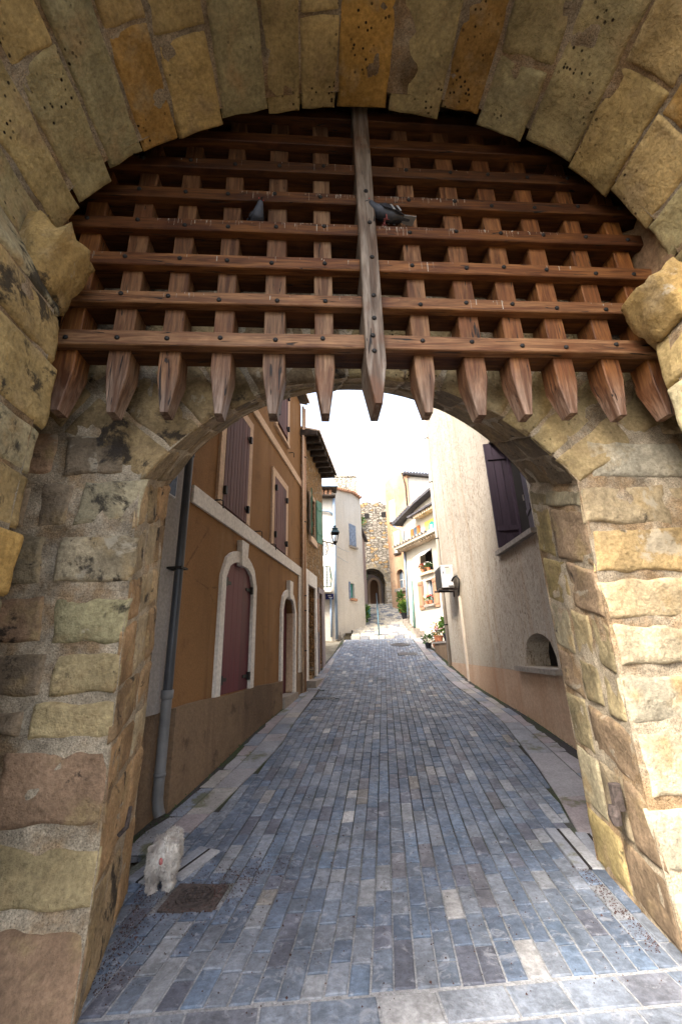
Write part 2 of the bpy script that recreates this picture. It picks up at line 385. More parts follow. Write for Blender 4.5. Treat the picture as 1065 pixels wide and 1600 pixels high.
M['flower_white'] = plain('white_petals', (0.75, 0.72, 0.68), 0.6)
M['debris'] = plain('dry_debris', (0.065, 0.035, 0.03), 0.95, 0, 0.5, 40)
def fur_mat():
    t = NT('white_fur', 0.9, 0.15); c = t.mix(t.ramp(t.noise(9, 4), 0.35, 0.7), (0.72, 0.68, 0.62), (0.46, 0.41, 0.37))
    c = t.mix(t.ramp(t.noise(22, 3), 0.6, 0.75, 0, 0.5), c, (0.42, 0.36, 0.32)); return t.done(c)
M['fur'] = fur_mat(); M['pink_skin'] = plain('pink_skin', (0.45, 0.14, 0.13), 0.6); M['nose'] = plain('black_nose', (0.015, 0.013, 0.013), 0.4)
M['pigeon'] = plain('pigeon_grey', (0.055, 0.06, 0.075), 0.6, 0, 0.25, 30); M['pigeon_dark'] = plain('pigeon_dark_grey', (0.025, 0.026, 0.033), 0.55, 0, 0.3, 30)
M['pigeon_pale'] = plain('pigeon_pale_bar', (0.26, 0.265, 0.27), 0.6); M['pigeon_foot'] = plain('pigeon_red', (0.2, 0.05, 0.045), 0.6)

# ------------------------------------------------------------------ ground, road
ZK = ([-50, 0, 3.6, 4.4, 5.86, 6.84, 8.4, 10.3, 12.4, 15, 18.5], [0, 0, 0, .06, .22, .36, .49, .66, 1.0, 1.42, 1.94])
def zr(Y):      # smoothed street profile
    return float(np.mean(np.interp(np.array([Y - .5, Y - .25, Y, Y + .25, Y + .5]).clip(-50, 18.5), *ZK)))
def xc(Y): return .35 + .165 * (Y - 2.5)
def XL(Y): return float(np.interp(Y, [2.5, 3.6, 4.34, 6.43, 8.1, 11.48, 16.35, 18.6], [-1.35, -1.3, -1.06, -.46, -.25, .28, 1.0, 1.32]))
def XR(Y): return float(np.interp(Y, [2.5, 3.9, 4.54, 5.5, 7.2, 8.9, 11.06, 13.44, 18.6], [2.0, 2.1, 2.32, 2.58, 2.94, 3.13, 3.27, 3.47, 4.18]))
g = MB(); ys = [-300, -40] + list(np.linspace(-10, 18.4, 72)) + [18.5, 29, 34, 120, 900]
def gz(Y):
    if Y <= 18.5: return zr(Y) - .075
    return 1.86 + (min(Y, 29) - 18.5) * .2343 - .12
g.grid(lambda u, v: (u, v, gz(v)), [-600, -30, -4, 0, 4, 8, 30, 600], ys)
ob('ground', g, M['earth'], kind='structure')
road = MB()
road.grid(lambda u, v: (lerp(XL(v) - .15, XR(v) + .15, u), v, zr(v) - .011), np.linspace(0, 1, 8), np.linspace(3.0, 18.9, 70))
road = ob('road', road, M['grout_road'], kind='structure')
gp = MB(); gp.grid(lambda u, v: (xc(v) + u, v, zr(v) - .008 - .004 * (v > 2.9)), np.linspace(-3.2, 3.6, 10), np.linspace(1.72, 2.995, 8))
fc = MB(); fc.grid(lambda u, v: (u, v, .004), [-40, -6, 0, 6, 40], [-120, -30, -8, -1.2, 1.70])  # unseen dark sheet, added to cut bounce light on vault and portcullis
t_ = NT('added_dark_asphalt', 0.9, 0.2); t_.bump(t_.noise(120, 3), .004); ob('unseen_dark_forecourt', fc, t_.done(t_.shade((.045, .045, .048), t_.noise(2, 6), .8, 1.2)), kind='structure')
ob('grout_bed', gp, M['grout_road'], road)
PAL = [((.088, .118, .172), 6), ((.115, .145, .195), 7), ((.145, .17, .212), 5), ((.092, .103, .138), 2.5), ((.20, .22, .25), 1.6), ((.18, .175, .168), .25), ((.10, .14, .205), 2.0), ((.30, .31, .325), .4), ((.12, .125, .15), .5)]
def pcol():
    c = random.choices([p[0] for p in PAL], [p[1] for p in PAL])[0]; k = random.uniform(.9, 1.2)
    return (c[0] * k * 1.12, c[1] * k * 1.06, c[2] * k)
def paver_geo(mb, P, zt, c=None):   # P: 4 ground corners (x,y), zt: function giving the bed height
    jit = [random.uniform(-.0025, .0025) for _ in range(4)]
    lo = [(x, y, zt(y) - .05) for x, y in P]; cx = sum(p[0] for p in P) / 4; cy = sum(p[1] for p in P) / 4
    sh = [(x, y, zt(y) - .0035 + j) for (x, y), j in zip(P, jit)]
    def ins(x, y, d):
        dx, dy = cx - x, cy - y; return (x + math.copysign(min(d, abs(dx) * .4), dx), y + math.copysign(d, dy))
    tp = []
    for (x, y), j in zip(P, jit):
        a = ins(x, y, .006); tp.append((a[0], a[1], zt(a[1]) + j))
    vs = lo + sh + tp; fs = []
    for b in (0, 4):
        for k in range(4): fs.append((b + k, b + (k + 1) % 4, b + 4 + (k + 1) % 4, b + 4 + k))
    fs.append((8, 9, 10, 11)); mb.add(vs, fs, c)
pavers = []
WC = .108
COVERS = ((-.79, 3.41, .165, .15), (3.08, 14.4, .31, .24), (.17, 9.32, .24, .11), (-.07, 10.2, .18, .10))
ncol = 58
for ci in range(ncol):
    o0 = (ci - ncol / 2) * WC; y = 2.50 + random.uniform(0, .015)
    while y < 18.55:
        ln = random.choice((.16, .2, .24, .26, .3, .34)) * random.uniform(.92, 1.08)
        y1 = min(y + ln, 18.6); g_ = .0038 + (.0012 if y < 4 else 0)
        wj = random.uniform(-.003, .003)
        P = [(xc(yy) + o, yy) for o, yy in ((o0 + g_, y + g_), (o0 + WC - g_ + wj, y + g_), (o0 + WC - g_ + wj, y1 - g_), (o0 + g_, y1 - g_))]
        P = [(min(max(px_, XL(py_)), XR(py_)), py_) for px_, py_ in P]
        mx, my = (P[0][0] + P[2][0]) / 2, (y + y1) / 2
        inside = min(P[1][0] - P[0][0], P[2][0] - P[3][0]) > .022
        segs = [(y, y1)]
        for (kx, ky, hx, hy) in COVERS:
            if abs(mx - kx) < hx + .03: segs = [q_ for a_, b_ in segs for q_ in (((a_, min(b_, ky - hy)), (max(a_, ky + hy), b_)) if a_ < ky + hy and b_ > ky - hy else ((a_, b_),))]
        for a_, b_ in segs:
            if b_ - a_ > .05 and inside:
                f0, f1 = (a_ - y) / (y1 - y), (b_ - y) / (y1 - y)
                L_ = lambda p_, q_, f_: (lerp(p_[0], q_[0], f_), lerp(p_[1], q_[1], f_))
                pavers.append(((a_ + b_) / 2, [L_(P[0], P[3], f0), L_(P[1], P[2], f0), L_(P[1], P[2], f1), L_(P[0], P[3], f1)]))
        y = y1
for row, (ya, yb) in enumerate(((2.31, 2.49), (2.12, 2.30), (1.92, 2.11), (1.72, 1.91))):   # courses laid across the gate threshold
    x = -1.3 + random.uniform(-.1, .05)
    while x < 2.2:
        x1 = x + random.uniform(.22, .36)
        P = [(x + .006, ya + .006), (x1 - .006, ya + .006), (x1 - .006, yb - .006), (x + .006, yb - .006)]
        pavers.append(((ya + yb) / 2, P)); x = x1
pavers.sort(key=lambda p: p[0])
far = MB()
nvis = [p for p in pavers if p[0] > 2.2]
near_set = set(id(p) for p in nvis[:300])
for p in pavers:
    if id(p) in near_set:
        m = MB(); c = pcol()
        if p[0] < 2.49: c = tuple(lerp(a, b_, .3) * 1.15 for a, b_ in zip(c, (.24, .25, .27)))
        paver_geo(m, p[1], zr); ob('paver', m, M['paver'], road, c, fixn=False)
    else:
        paver_geo(far, p[1], zr, pcol())
ob('paver_field', far, M['paver_far'], road, fixn=False, kind='stuff')
# gutter slabs along both walls
LW_P, LW_A = (-1.499, 4.401), R(11.7)
RW_P, RW_A = (3.1, 3.5), R(5.0)
def xl(Y): return LW_P[0] + math.tan(LW_A) * (Y - LW_P[1])
def xr_(Y): return RW_P[0] + math.tan(RW_A) * (Y - RW_P[1])
def gutter(name, xa, xb, y0, y1, hump):
    b = MB(); b.grid(lambda u, v: (lerp(xa(v), xb(v), u), v, zr(v) - .02 + (.03 * u if hump else .03 * (1 - u))), [0, .5, 1], np.linspace(y0, y1, 40))
    root = ob(name, b, M['grout_dark'], kind='structure')
    for band in range(2):
        y = y0
        while y < y1 - .15:
            ln = random.uniform(.3, .62); ye = min(y + ln, y1)
            u0, u1 = (0.02, .5) if band == 0 else (.52, .99)
            P = [(lerp(xa(yy), xb(yy), uu), yy) for uu, yy in ((u0, y + .006), (u1, y + .006), (u1, ye - .006), (u0, ye - .006))]
            def zt(yy): return zr(yy) + .004
            m = MB(); paver_geo(m, P, zt)
            # tilt towards the street
            m.v = [(x_, y_, z_ + ((.035 * (1 - band) if not hump else .035 * band) if False else 0)) for x_, y_, z_ in m.v]
            c = random.choice(((.27, .26, .27), (.31, .29, .30), (.24, .245, .265), (.19, .21, .25), (.32, .30, .28), (.27, .235, .24)))
            ob('slab', m, M['slab'], root, c, fixn=False); y = ye
    return root
def ledge(Y): return XL(Y) - .006
def redge(Y): return XR(Y) + .006
gutter('gutter_left', lambda y: xl(y) - .02, ledge, 4.0, 18.3, False)
gutter('gutter_right', redge, lambda y: xr_(min(y, 12.6)) + max(0, y - 12.6) * .12, 3.55, 18.3, True)
# ------------------------------------------------------------------ gatehouse
gate = thing('gatehouse', (.37, 2.4, 0), 'old stone gatehouse with two arches that the portcullis hangs in', 'gatehouse')
def resample(pts, n):
    pts = [Vector((p[0], 0, p[1])) for p in pts]; d = [0]
    for a, b in zip(pts, pts[1:]): d.append(d[-1] + (b - a).length)
    out = []
    for k in range(n):
        t = d[-1] * k / (n - 1); i = min(max(0, next((j for j in range(1, len(d)) if d[j] >= t), len(d) - 1) - 1), len(pts) - 2)
        f = (t - d[i]) / max(1e-6, d[i + 1] - d[i]); p = pts[i].lerp(pts[i + 1], f); out.append((p.x, p.z))
    return out
def smooth_poly(pts, it=3):
    for _ in range(it):
        q = [pts[0]]
        for a, b in zip(pts, pts[1:]): q += [(a[0] * .75 + b[0] * .25, a[1] * .75 + b[1] * .25), (a[0] * .25 + b[0] * .75, a[1] * .25 + b[1] * .75)]
        pts = q + [pts[-1]]
    return pts
FP = smooth_poly([(-1.45, -.1), (-1.45, 1.5), (-1.45, 3.0), (-1.47, 3.45), (-1.62, 3.75), (-1.70, 4.05), (-1.50, 4.53), (-1.10, 5.0), (-.43, 5.44), (.31, 5.6), (.92, 5.58),
     (1.38, 5.46), (2.07, 4.97), (2.30, 4.6), (2.54, 4.1), (2.47, 3.75), (2.25, 3.45), (2.2, 3.1), (2.2, 1.5), (2.2, -.1)], 2)
FPR = resample(FP, 240); FLEN = sum(math.dist(a, b) for a, b in zip(FPR, FPR[1:]))
def prof(P, s):
    t = min(max(s, 0), 1) * (len(P) - 1); i = min(int(t), len(P) - 2); f = t - i
    x, z = lerp(P[i][0], P[i + 1][0], f), lerp(P[i][1], P[i + 1][1], f)
    a, b = P[max(i - 1, 0)], P[min(i + 2, len(P) - 1)]; tx, tz = b[0] - a[0], b[1] - a[1]; L = math.hypot(tx, tz) or 1
    return x, z, tz / L, -tx / L       # inward normal (profile runs left-up-right-down)
Y0, YB, YF, YR = .3, 2.1, 2.6, 3.5  # unseen front end of the vault placed to shade the upper portcullis
def S_front(s, y, h):
    x, z, nx, nz_ = prof(FPR, s); return (x + nx * h, y, z + nz_ * h)
# rear arch: front and back profile with equal parametrisation
def rear_profile(xl0, xr0, zl, zrr, cx, cz, rad, xlb, xrb, n=60):
    left = [(lerp(xlb, xl0, k / n), lerp(-.1, zl, k / n)) for k in range(n)]
    a0 = math.atan2(zl - cz, xl0 - cx); a1 = math.atan2(zrr - cz, xr0 - cx)
    arc = [(cx + rad * math.cos(lerp(a0, a1, k / n)), cz + rad * math.sin(lerp(a0, a1, k / n))) for k in range(n + 1)]
    right = [(lerp(xr0, xrb, k / n), lerp(zrr, -.1, k / n)) for k in range(1, n + 1)]
    return left + arc + right
RF = rear_profile(-1.13, 1.85, 2.6, 2.54, .36, 1.70, 1.734, -1.08, 1.83)
RB = rear_profile(-1.27, 2.0, 2.98, 2.9, .375, 2.09, 1.845, -1.25, 2.0)
def S_rev(s, y, h):
    x0, z0, a0, b0 = prof(RF, s); x1, z1, a1, b1 = prof(RB, s); u = (y - YF) / (YR - YF)
    x, z, a, b = lerp(x0, x1, u), lerp(z0, z1, u), lerp(a0, a1, u), lerp(b0, b1, u)
    fl = foot(x, z) if abs(b) < .3 else 0
    return (x + a * (h + fl * .3 * (1 - u)), y - fl * (1 - u), z + b * h)
def foot(x, z): return (.30 if x < 0 else .10) * max(0, 1 - max(z, 0) / .62) ** 1.6
def S_face(x, z, h): return (x, YF - h, z)
AC, AR = (.36, 1.70), 1.734
def S_ring(a, r, h): return (AC[0] + r * math.cos(a), YF - h, AC[1] + r * math.sin(a))
def stone(S, u0, u1, v0, v1, mat, color, proud=.022, su=1.0, sv=1.0, name='stone', nu=11, nv=8, jit=.012, parent=gate, mb=None, into=None):
    """one irregular block on surface S(u,v,h); su, sv = metres per unit of u, v; its rim dips below the mortar"""
    sd = random.random() * 1000; m = mb or MB(); base = len(m.v)
    L, H = abs(u1 - u0) * su, abs(v1 - v0) * sv
    cj = [(random.uniform(-jit, jit), random.uniform(-jit, jit)) for _ in range(4)]
    pr = proud * random.uniform(.1, 1.1) * (.55 if name in ('vault_stone', 'voussoir') else .34); tilt = (random.uniform(-.008, .008), random.uniform(-.008, .008))
    def prm(k, n):   # rows crowd towards the rim so the edge is rounded
        t = k / (n - 1); return t - .125 * math.sin(2 * math.pi * t)
    for j in range(nv):
        for i in range(nu):
            a, b = prm(i, nu), prm(j, nv)
            ea, eb = min(a, 1 - a) * L, min(b, 1 - b) * H
            e = min(ea, eb); rr = min(.022, min(L, H) * .2)
            q = min(1, e / rr)
            # round the corners
            if ea < rr * 1.6 and eb < rr * 1.6:
                dd = math.hypot(rr * 1.6 - ea, rr * 1.6 - eb) / (rr * 1.6); q = min(q, max(0, 1.0 - (dd - .5) * 1.2))
            f = (1 - (1 - q) ** 2.4)
            jx = lerp(lerp(cj[0][0], cj[1][0], a), lerp(cj[3][0], cj[2][0], a), b); jy = lerp(lerp(cj[0][1], cj[1][1], a), lerp(cj[3][1], cj[2][1], a), b)
            wk = .024 if name == 'stone' else .012; wob = wk * noise.noise(Vector((a * L * 7 + sd, b * H * 7, 3.3))); wob2 = wk * noise.noise(Vector((a * L * 7, b * H * 7 + sd, 9.1)))
            nn = noise.fractal(Vector((a * L * 5 + sd, b * H * 5, sd)), .9, 2.0, 4) * .016
            h = lerp(-.018, pr + nn + tilt[0] * (a - .5) * 2 + tilt[1] * (b - .5) * 2, f)
            m.v.append(tuple(S(lerp(u0, u1, a) + (jx + wob) / su, lerp(v0, v1, b) + (jy + wob2) / sv, h)))
    for j in range(nv - 1):
        for i in range(nu - 1):
            m.f.append((base + j * nu + i, base + j * nu + i + 1, base + (j + 1) * nu + i + 1, base + (j + 1) * nu + i))
    if mb is None: return ob(name, m, mat, parent, color, True, fixn=False)
TAN = [(.46, .34, .165), (.42, .295, .13), (.50, .365, .165), (.42, .36, .22), (.50, .32, .11), (.36, .275, .15), (.45, .38, .23), (.38, .25, .14)]
def tint(pal, k=1.0):
    c = random.choice(pal); q = random.uniform(.85, 1.15) * k; return tuple(x * q for x in c)
# --- front vault: mortar sheet, then stones
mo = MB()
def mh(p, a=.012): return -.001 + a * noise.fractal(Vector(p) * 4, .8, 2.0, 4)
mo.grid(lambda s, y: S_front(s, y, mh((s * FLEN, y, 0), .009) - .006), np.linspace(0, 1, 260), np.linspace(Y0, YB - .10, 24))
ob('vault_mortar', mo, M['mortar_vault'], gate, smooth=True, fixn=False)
zc_, courses = 0.0, []
VP = [(.43, .305, .135), (.46, .33, .14), (.38, .29, .135), (.47, .275, .075), (.40, .325, .165), (.40, .235, .075), (.35, .30, .165), (.44, .33, .15)]
GEY = (.27, .255, .19)
s = .012; k = 0; hid = MB()
while s < .985:
    xm, zm, _, _ = prof(FPR, s + .01)
    wd = random.uniform(.27, .43) / FLEN
    s1 = min(s + wd, .995)
    ends = [YB + random.uniform(-.045, .03)]
    while ends[-1] > Y0 + .5: ends.append(ends[-1] - random.uniform(.34, .95))
    for yb_, ya_ in zip(ends, ends[1:]):
        gj = .007
        xm, zm, _, _ = prof(FPR, (s + s1) / 2)
        if yb_ < .9:
            stone(S_front, s + gj / FLEN, s1 - gj / FLEN, max(ya_, Y0) + gj, yb_ - gj, None, None, .010, FLEN, 1, mb=hid, nu=8, nv=6)
        else:
            c = tint(VP)
            if zm < 3.6: c = tint(TAN, .85 if xm < 0 else 1.0)
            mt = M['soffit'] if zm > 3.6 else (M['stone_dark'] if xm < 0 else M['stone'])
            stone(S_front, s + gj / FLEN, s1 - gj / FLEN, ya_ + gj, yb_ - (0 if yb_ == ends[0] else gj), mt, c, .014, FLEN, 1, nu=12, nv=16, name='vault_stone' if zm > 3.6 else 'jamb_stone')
    s = s1
ob('vault_stonework', hid, M['soffit'], gate, (.33, .25, .14), True, fixn=False, kind='stuff')
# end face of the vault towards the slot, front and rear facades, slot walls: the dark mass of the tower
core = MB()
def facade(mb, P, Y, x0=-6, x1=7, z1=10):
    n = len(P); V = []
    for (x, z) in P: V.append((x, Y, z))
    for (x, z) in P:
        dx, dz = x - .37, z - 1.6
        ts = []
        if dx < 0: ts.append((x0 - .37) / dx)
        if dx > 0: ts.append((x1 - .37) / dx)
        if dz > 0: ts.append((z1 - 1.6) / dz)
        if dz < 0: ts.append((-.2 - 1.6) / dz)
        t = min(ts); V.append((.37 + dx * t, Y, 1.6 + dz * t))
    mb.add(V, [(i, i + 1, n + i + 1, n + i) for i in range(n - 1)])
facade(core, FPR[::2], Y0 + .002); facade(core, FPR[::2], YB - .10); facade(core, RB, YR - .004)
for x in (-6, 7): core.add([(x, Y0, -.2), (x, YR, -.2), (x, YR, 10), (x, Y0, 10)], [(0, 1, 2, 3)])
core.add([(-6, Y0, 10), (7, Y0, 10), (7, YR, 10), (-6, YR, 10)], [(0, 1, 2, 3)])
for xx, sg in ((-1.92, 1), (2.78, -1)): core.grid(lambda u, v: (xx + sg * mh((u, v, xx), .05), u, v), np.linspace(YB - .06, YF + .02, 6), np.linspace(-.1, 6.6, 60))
core.add([(-2, YB - .05, 6.55), (3, YB - .05, 6.55), (3, YF, 6.55), (-2, YF, 6.55)], [(0, 1, 2, 3)])  # unseen ceiling added to keep light out of the slot
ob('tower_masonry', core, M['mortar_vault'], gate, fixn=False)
# --- rear wall: mortar
mo = MB()
nx_ = 46
def S_faceF(x, z, h):
    fl = foot(x, z); return (x + (.3 * fl * (1 if x < 0 else -1) if abs(x - .37) < 1.6 else 0), YF - h - fl, z)
mo.grid(lambda u, v: S_faceF(u + (lerp(.05, 0, min(v, 2.6) / 2.6) if u > -1.2 else 0), v, (mh((u, v, 1), .014) - .008) * min(1, (-1.13 - u) / .06)), np.linspace(-2.3, -1.13, 40), np.linspace(-.1, 3.5, 80))
mo.grid(lambda u, v: S_faceF(u - (lerp(.02, 0, min(v, 2.6) / 2.6) if u < 1.9 else 0), v, (mh((u, v, 1), .014) - .008) * min(1, (u - 1.85) / .06)), np.linspace(1.85, 3.2, 40), np.linspace(-.1, 3.5, 80))
a0, a1 = math.atan2(2.6 - 1.70, -1.13 - .36), math.atan2(2.54 - 1.70, 1.85 - .36)
mo.grid(lambda u, v: S_ring(u, v, mh((u * 2, v, 2), .010) - .006), np.linspace(a0, a1, 110), np.linspace(AR + .004, AR + 3.6, 50))
ob('rear_wall_mortar', mo, M['mortar'], gate, smooth=True, fixn=False)
mo = MB(); mo.grid(lambda s, y: S_rev(s, y, (mh((s * 9, y, 5), .010) - .006) * min(1, (y - YF) / .06 + .02)), np.linspace(0, 1, 220), np.linspace(YF, YR, 34))
ob('rear_arch_mortar', mo, M['mortar'], gate, smooth=True, fixn=False)
# --- rear wall, left pier
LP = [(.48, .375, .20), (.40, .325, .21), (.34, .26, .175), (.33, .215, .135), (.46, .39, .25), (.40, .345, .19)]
zs = [(0.0, .34, 3), (.36, .62, 0), (.68, 1.06, 5), (1.09, 1.27, 0), (1.30, 1.55, 2), (1.58, 1.86, 3), (1.90, 2.24, 1), (2.28, 2.60, 2), (2.64, 2.95, 3), (3.0, 3.3, 2)]
for r_, (za, zb, ci) in enumerate(zs):
    x1 = -1.12 + .03 * (r_ % 2)
    x1 = lerp(-1.08, -1.13, za / 2.6) + .006
    if za > 2.5: x1 = -1.13 - (za - 2.6) * 1.6 - .05
    x = x1; first = True
    while x > -2.25:
        wd = random.uniform(.36, .62) if first or random.random() < .7 else random.uniform(.2, .3)
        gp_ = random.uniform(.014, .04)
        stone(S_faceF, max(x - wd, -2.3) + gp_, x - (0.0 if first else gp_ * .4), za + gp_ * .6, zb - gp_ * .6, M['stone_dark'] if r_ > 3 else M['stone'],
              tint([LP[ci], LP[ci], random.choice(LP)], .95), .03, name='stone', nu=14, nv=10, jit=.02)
        x -= wd + .02; first = False
# --- rear wall, right pier (paler, cleaner)
RP = [(.50, .42, .29), (.46, .36, .22), (.52, .46, .34), (.44, .31, .15), (.48, .40, .27)]
zs = [(0, .28, 0), (.32, .62, 2), (.66, 1.0, 0), (1.03, 1.32, 2), (1.35, 1.60, 4), (1.63, 1.90, 1), (1.93, 2.23, 3), (2.26, 2.55, 1), (2.6, 2.9, 0), (2.95, 3.25, 1)]
for r_, (za, zb, ci) in enumerate(zs):
    x = 1.86 - .02 * (r_ % 2); first = True
    if za > 2.5: x = 1.86 + (za - 2.54) * 1.7 + .03
    while x < 3.1:
        wd = random.uniform(.42, .75); gp_ = random.uniform(.012, .03)
        stone(S_faceF, x + (0 if first else gp_ * .4), min(x + wd, 3.2) - gp_, za + gp_ * .5, zb - gp_ * .5, M['stone'] if ci in (1, 3) else M['stone_clean'],
              tint([RP[ci], RP[ci], random.choice(RP)]), .028, name='stone', nu=14, nv=10, jit=.02)
        x += wd + .02; first = False
# --- voussoirs of the rear arch
nv_ = 15; aa = a0
cuts = [a0]; 
for k in range(nv_): cuts.append(cuts[-1] + (a1 - a0) / nv_ * random.uniform(.85, 1.15))
sc_ = (a1 - a0) / (cuts[-1] - a0); cuts = [a0 + (c - a0) * sc_ for c in cuts]
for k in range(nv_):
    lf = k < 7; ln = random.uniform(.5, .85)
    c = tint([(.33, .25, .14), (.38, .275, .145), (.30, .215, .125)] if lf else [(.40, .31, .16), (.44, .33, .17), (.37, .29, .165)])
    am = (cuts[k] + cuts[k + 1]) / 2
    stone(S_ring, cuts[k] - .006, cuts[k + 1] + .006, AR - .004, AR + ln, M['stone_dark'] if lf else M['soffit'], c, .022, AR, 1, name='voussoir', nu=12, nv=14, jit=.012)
    if k in (0, 1, 2, 3, 11, 12, 13, 14):
        stone(S_ring, cuts[k] - .01, cuts[k + 1] + .02, AR + ln + .03, AR + ln + random.uniform(.4, .6), M['stone_dark'] if lf else M['stone'], c, .022, AR, 1, name='stone', nu=12, nv=10, jit=.02)
# dark rear wall above the arch, behind the portcullis: coursed blocks
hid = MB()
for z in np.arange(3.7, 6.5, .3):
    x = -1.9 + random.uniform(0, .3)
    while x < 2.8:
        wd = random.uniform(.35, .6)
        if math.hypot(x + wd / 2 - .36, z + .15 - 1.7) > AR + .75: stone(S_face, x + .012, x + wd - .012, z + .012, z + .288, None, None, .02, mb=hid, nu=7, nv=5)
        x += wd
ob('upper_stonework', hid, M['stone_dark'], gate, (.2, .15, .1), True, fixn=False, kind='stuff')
# --- reveal stones of the rear arch (jambs and soffit)
RL = sum(math.dist(a, b) for a, b in zip(RF, RF[1:]))
n3 = 1 / 3
def jamb_rows(sa, sb, hgt, pal, mats, flip):
    v = 0.0
    while v < .985:
        v1 = min(1.0, v + random.uniform(.10, .16))
        ya, parts_ = YF + .004, random.choice(([.5, 1], [.36, .7, 1], [.62, 1], [.28, .6, 1]))
        for q, f in enumerate(parts_):
            yb_ = YF + (YR - YF) * f
            s0, s1_ = (lerp(sa, sb, v), lerp(sa, sb, v1))
            lo, hi = min(s0, s1_), max(s0, s1_); m_ = abs(hi - lo) * hgt / abs(sb - sa)
            stone(S_rev, lo + .014 / hgt * n3, hi - .014 / hgt * n3, ya + (.0 if q == 0 else .012), yb_ - .012, random.choice(mats), tint(pal), .022, hgt / n3, 1, name='jamb_stone', nu=11, nv=10, jit=.016)
            ya = yb_
        v = v1
jamb_rows(0.012, n3 - .004, 2.7, [(.38, .275, .155), (.33, .22, .12), (.40, .315, .195), (.39, .25, .13)], [M['stone'], M['stone_dark']], False)
jamb_rows(1 - .012, 2 * n3 + .004, 2.7, [(.33, .265, .15), (.38, .29, .13), (.29, .23, .15), (.40, .34, .22), (.27, .19, .12)], [M['stone'], M['stone_clean']], True)
for k in range(nv_):
    f0, f1 = (cuts[k] - a0) / (a1 - a0), (cuts[k + 1] - a0) / (a1 - a0)
    arcl = AR * abs(a1 - a0); e = .006 / arcl * n3
    ym = YF + random.uniform(.35, .6)
    for ya, yb_ in ((YF + .003, ym - .01), (ym + .01, YR - .01)):
        stone(S_rev, n3 + f0 * n3 + e, n3 + f1 * n3 - e, ya, yb_, M['stone_dark'] if k % 3 == 0 else M['soffit'], tint([(.26, .20, .125), (.29, .21, .12), (.22, .17, .115)]), .012, arcl / n3, 1, name='soffit_stone', nu=9, nv=10, jit=.01)
# --- projecting impost blocks
def rock(name, c, d, color, mat, seed, rz=0, parent=gate, amp=.2, sub=6):
    bm = bmesh.new(); bmesh.ops.create_cube(bm, size=1); bmesh.ops.subdivide_edges(bm, edges=bm.edges[:], cuts=sub, use_grid_fill=True)
    mb = MB(); idx = {}
    for i, v in enumerate(bm.verts):
        p = v.co.copy(); q = p.normalized() * .62; p = p.lerp(q, .16)
        n_ = noise.fractal(p * 2.2 + Vector((seed, seed * .7, 1)), .9, 2, 3); p *= 1 + amp * n_
        p = Matrix.Rotation(rz, 3, 'Y') @ Vector((p.x * d[0], p.y * d[1], p.z * d[2])); idx[v] = i; mb.v.append(tuple(p + Vector(c)))
    for f in bm.faces: mb.f.append(tuple(idx[v] for v in f.verts))
    bm.free(); return ob(name, mb, mat, parent, color, True)
rock('impost_block', (-1.56, 1.97, 3.72), (.27, .32, .40), (.42, .28, .11), M['stone'], 3.1, R(22))
rock('impost_block', (2.31, 1.99, 3.55), (.34, .34, .36), (.42, .28, .11), M['stone'], 8.7, R(-20))
rock('slot_stone', (-1.95, 2.25, 4.2), (.5, .5, .7), (.26, .14, .08), M['stone'], 5.5)
rock('slot_stone', (2.74, 2.3, 4.25), (.45, .5, .8), (.26, .16, .09), M['stone'], 6.5)
# rusty hinge pin left in the right jamb
hp = MB(); hp.bev((1.835, 2.86, .60), (.06, .04, .15), .008); hp.tube([(1.80, 2.855, .56), (1.795, 2.852, .51), (1.80, 2.85, .46)], [.028, .036, .026], 10)
ob('hinge_pin', hp, M['rust'], gate)
hp = MB(); hp.tube([(-1.14, 2.95, .52), (-1.10, 2.95, .56), (-1.09, 2.95, .66)], [.012, .014, .011], 8); ob('hinge_pin', hp, M['rust'], gate)

# ------------------------------------------------------------------ portcullis
pc = thing('portcullis', (.42, 2.35, 2.93), 'raised timber portcullis with pointed uprights hanging in the stone arch', 'portcullis')
PX = [-1.56, -1.235, -.92, -.588, -.255, .08, .415, .745, 1.09, 1.41, 1.725, 2.065, 2.40]
RZ = [(3.365, 3.478), (3.705, 3.803), (4.032, 4.14), (4.368, 4.475), (4.685, 4.79), (5.01, 5.118), (5.335, 5.44), (5.66, 5.77)]
def woodc(g_):   # g_: greyness
    k = random.uniform(.8, 1.2); a = (.27, .10, .022); b = (.26, .175, .105)
    return tuple(lerp(x, y, g_) * k for x, y in zip(a, b))
def spike(x, yf, yb, wd, tipz=2.93, sh=3.2, top=5.95):
    m = MB(); hw = wd / 2; t = wd * .19; b = .006
    rings = [(top, hw, yf, yb), (sh, hw, yf, yb), (tipz, t, yf + .01, yb - .05)]
    n = 0; V = []
    for z, h, f, bk in rings:
        V += [(x - h + b, f, z), (x + h - b, f, z), (x + h, f + b, z), (x + h, bk, z), (x - h, bk, z), (x - h, f + b, z)]
    F = []
    for r_ in range(2):
        for k in range(6): F.append((r_ * 6 + k, r_ * 6 + (k + 1) % 6, r_ * 6 + 6 + (k + 1) % 6, r_ * 6 + 6 + k))
    F += [tuple(range(6))[::-1], tuple(range(12, 18))]; m.add(V, F); return m
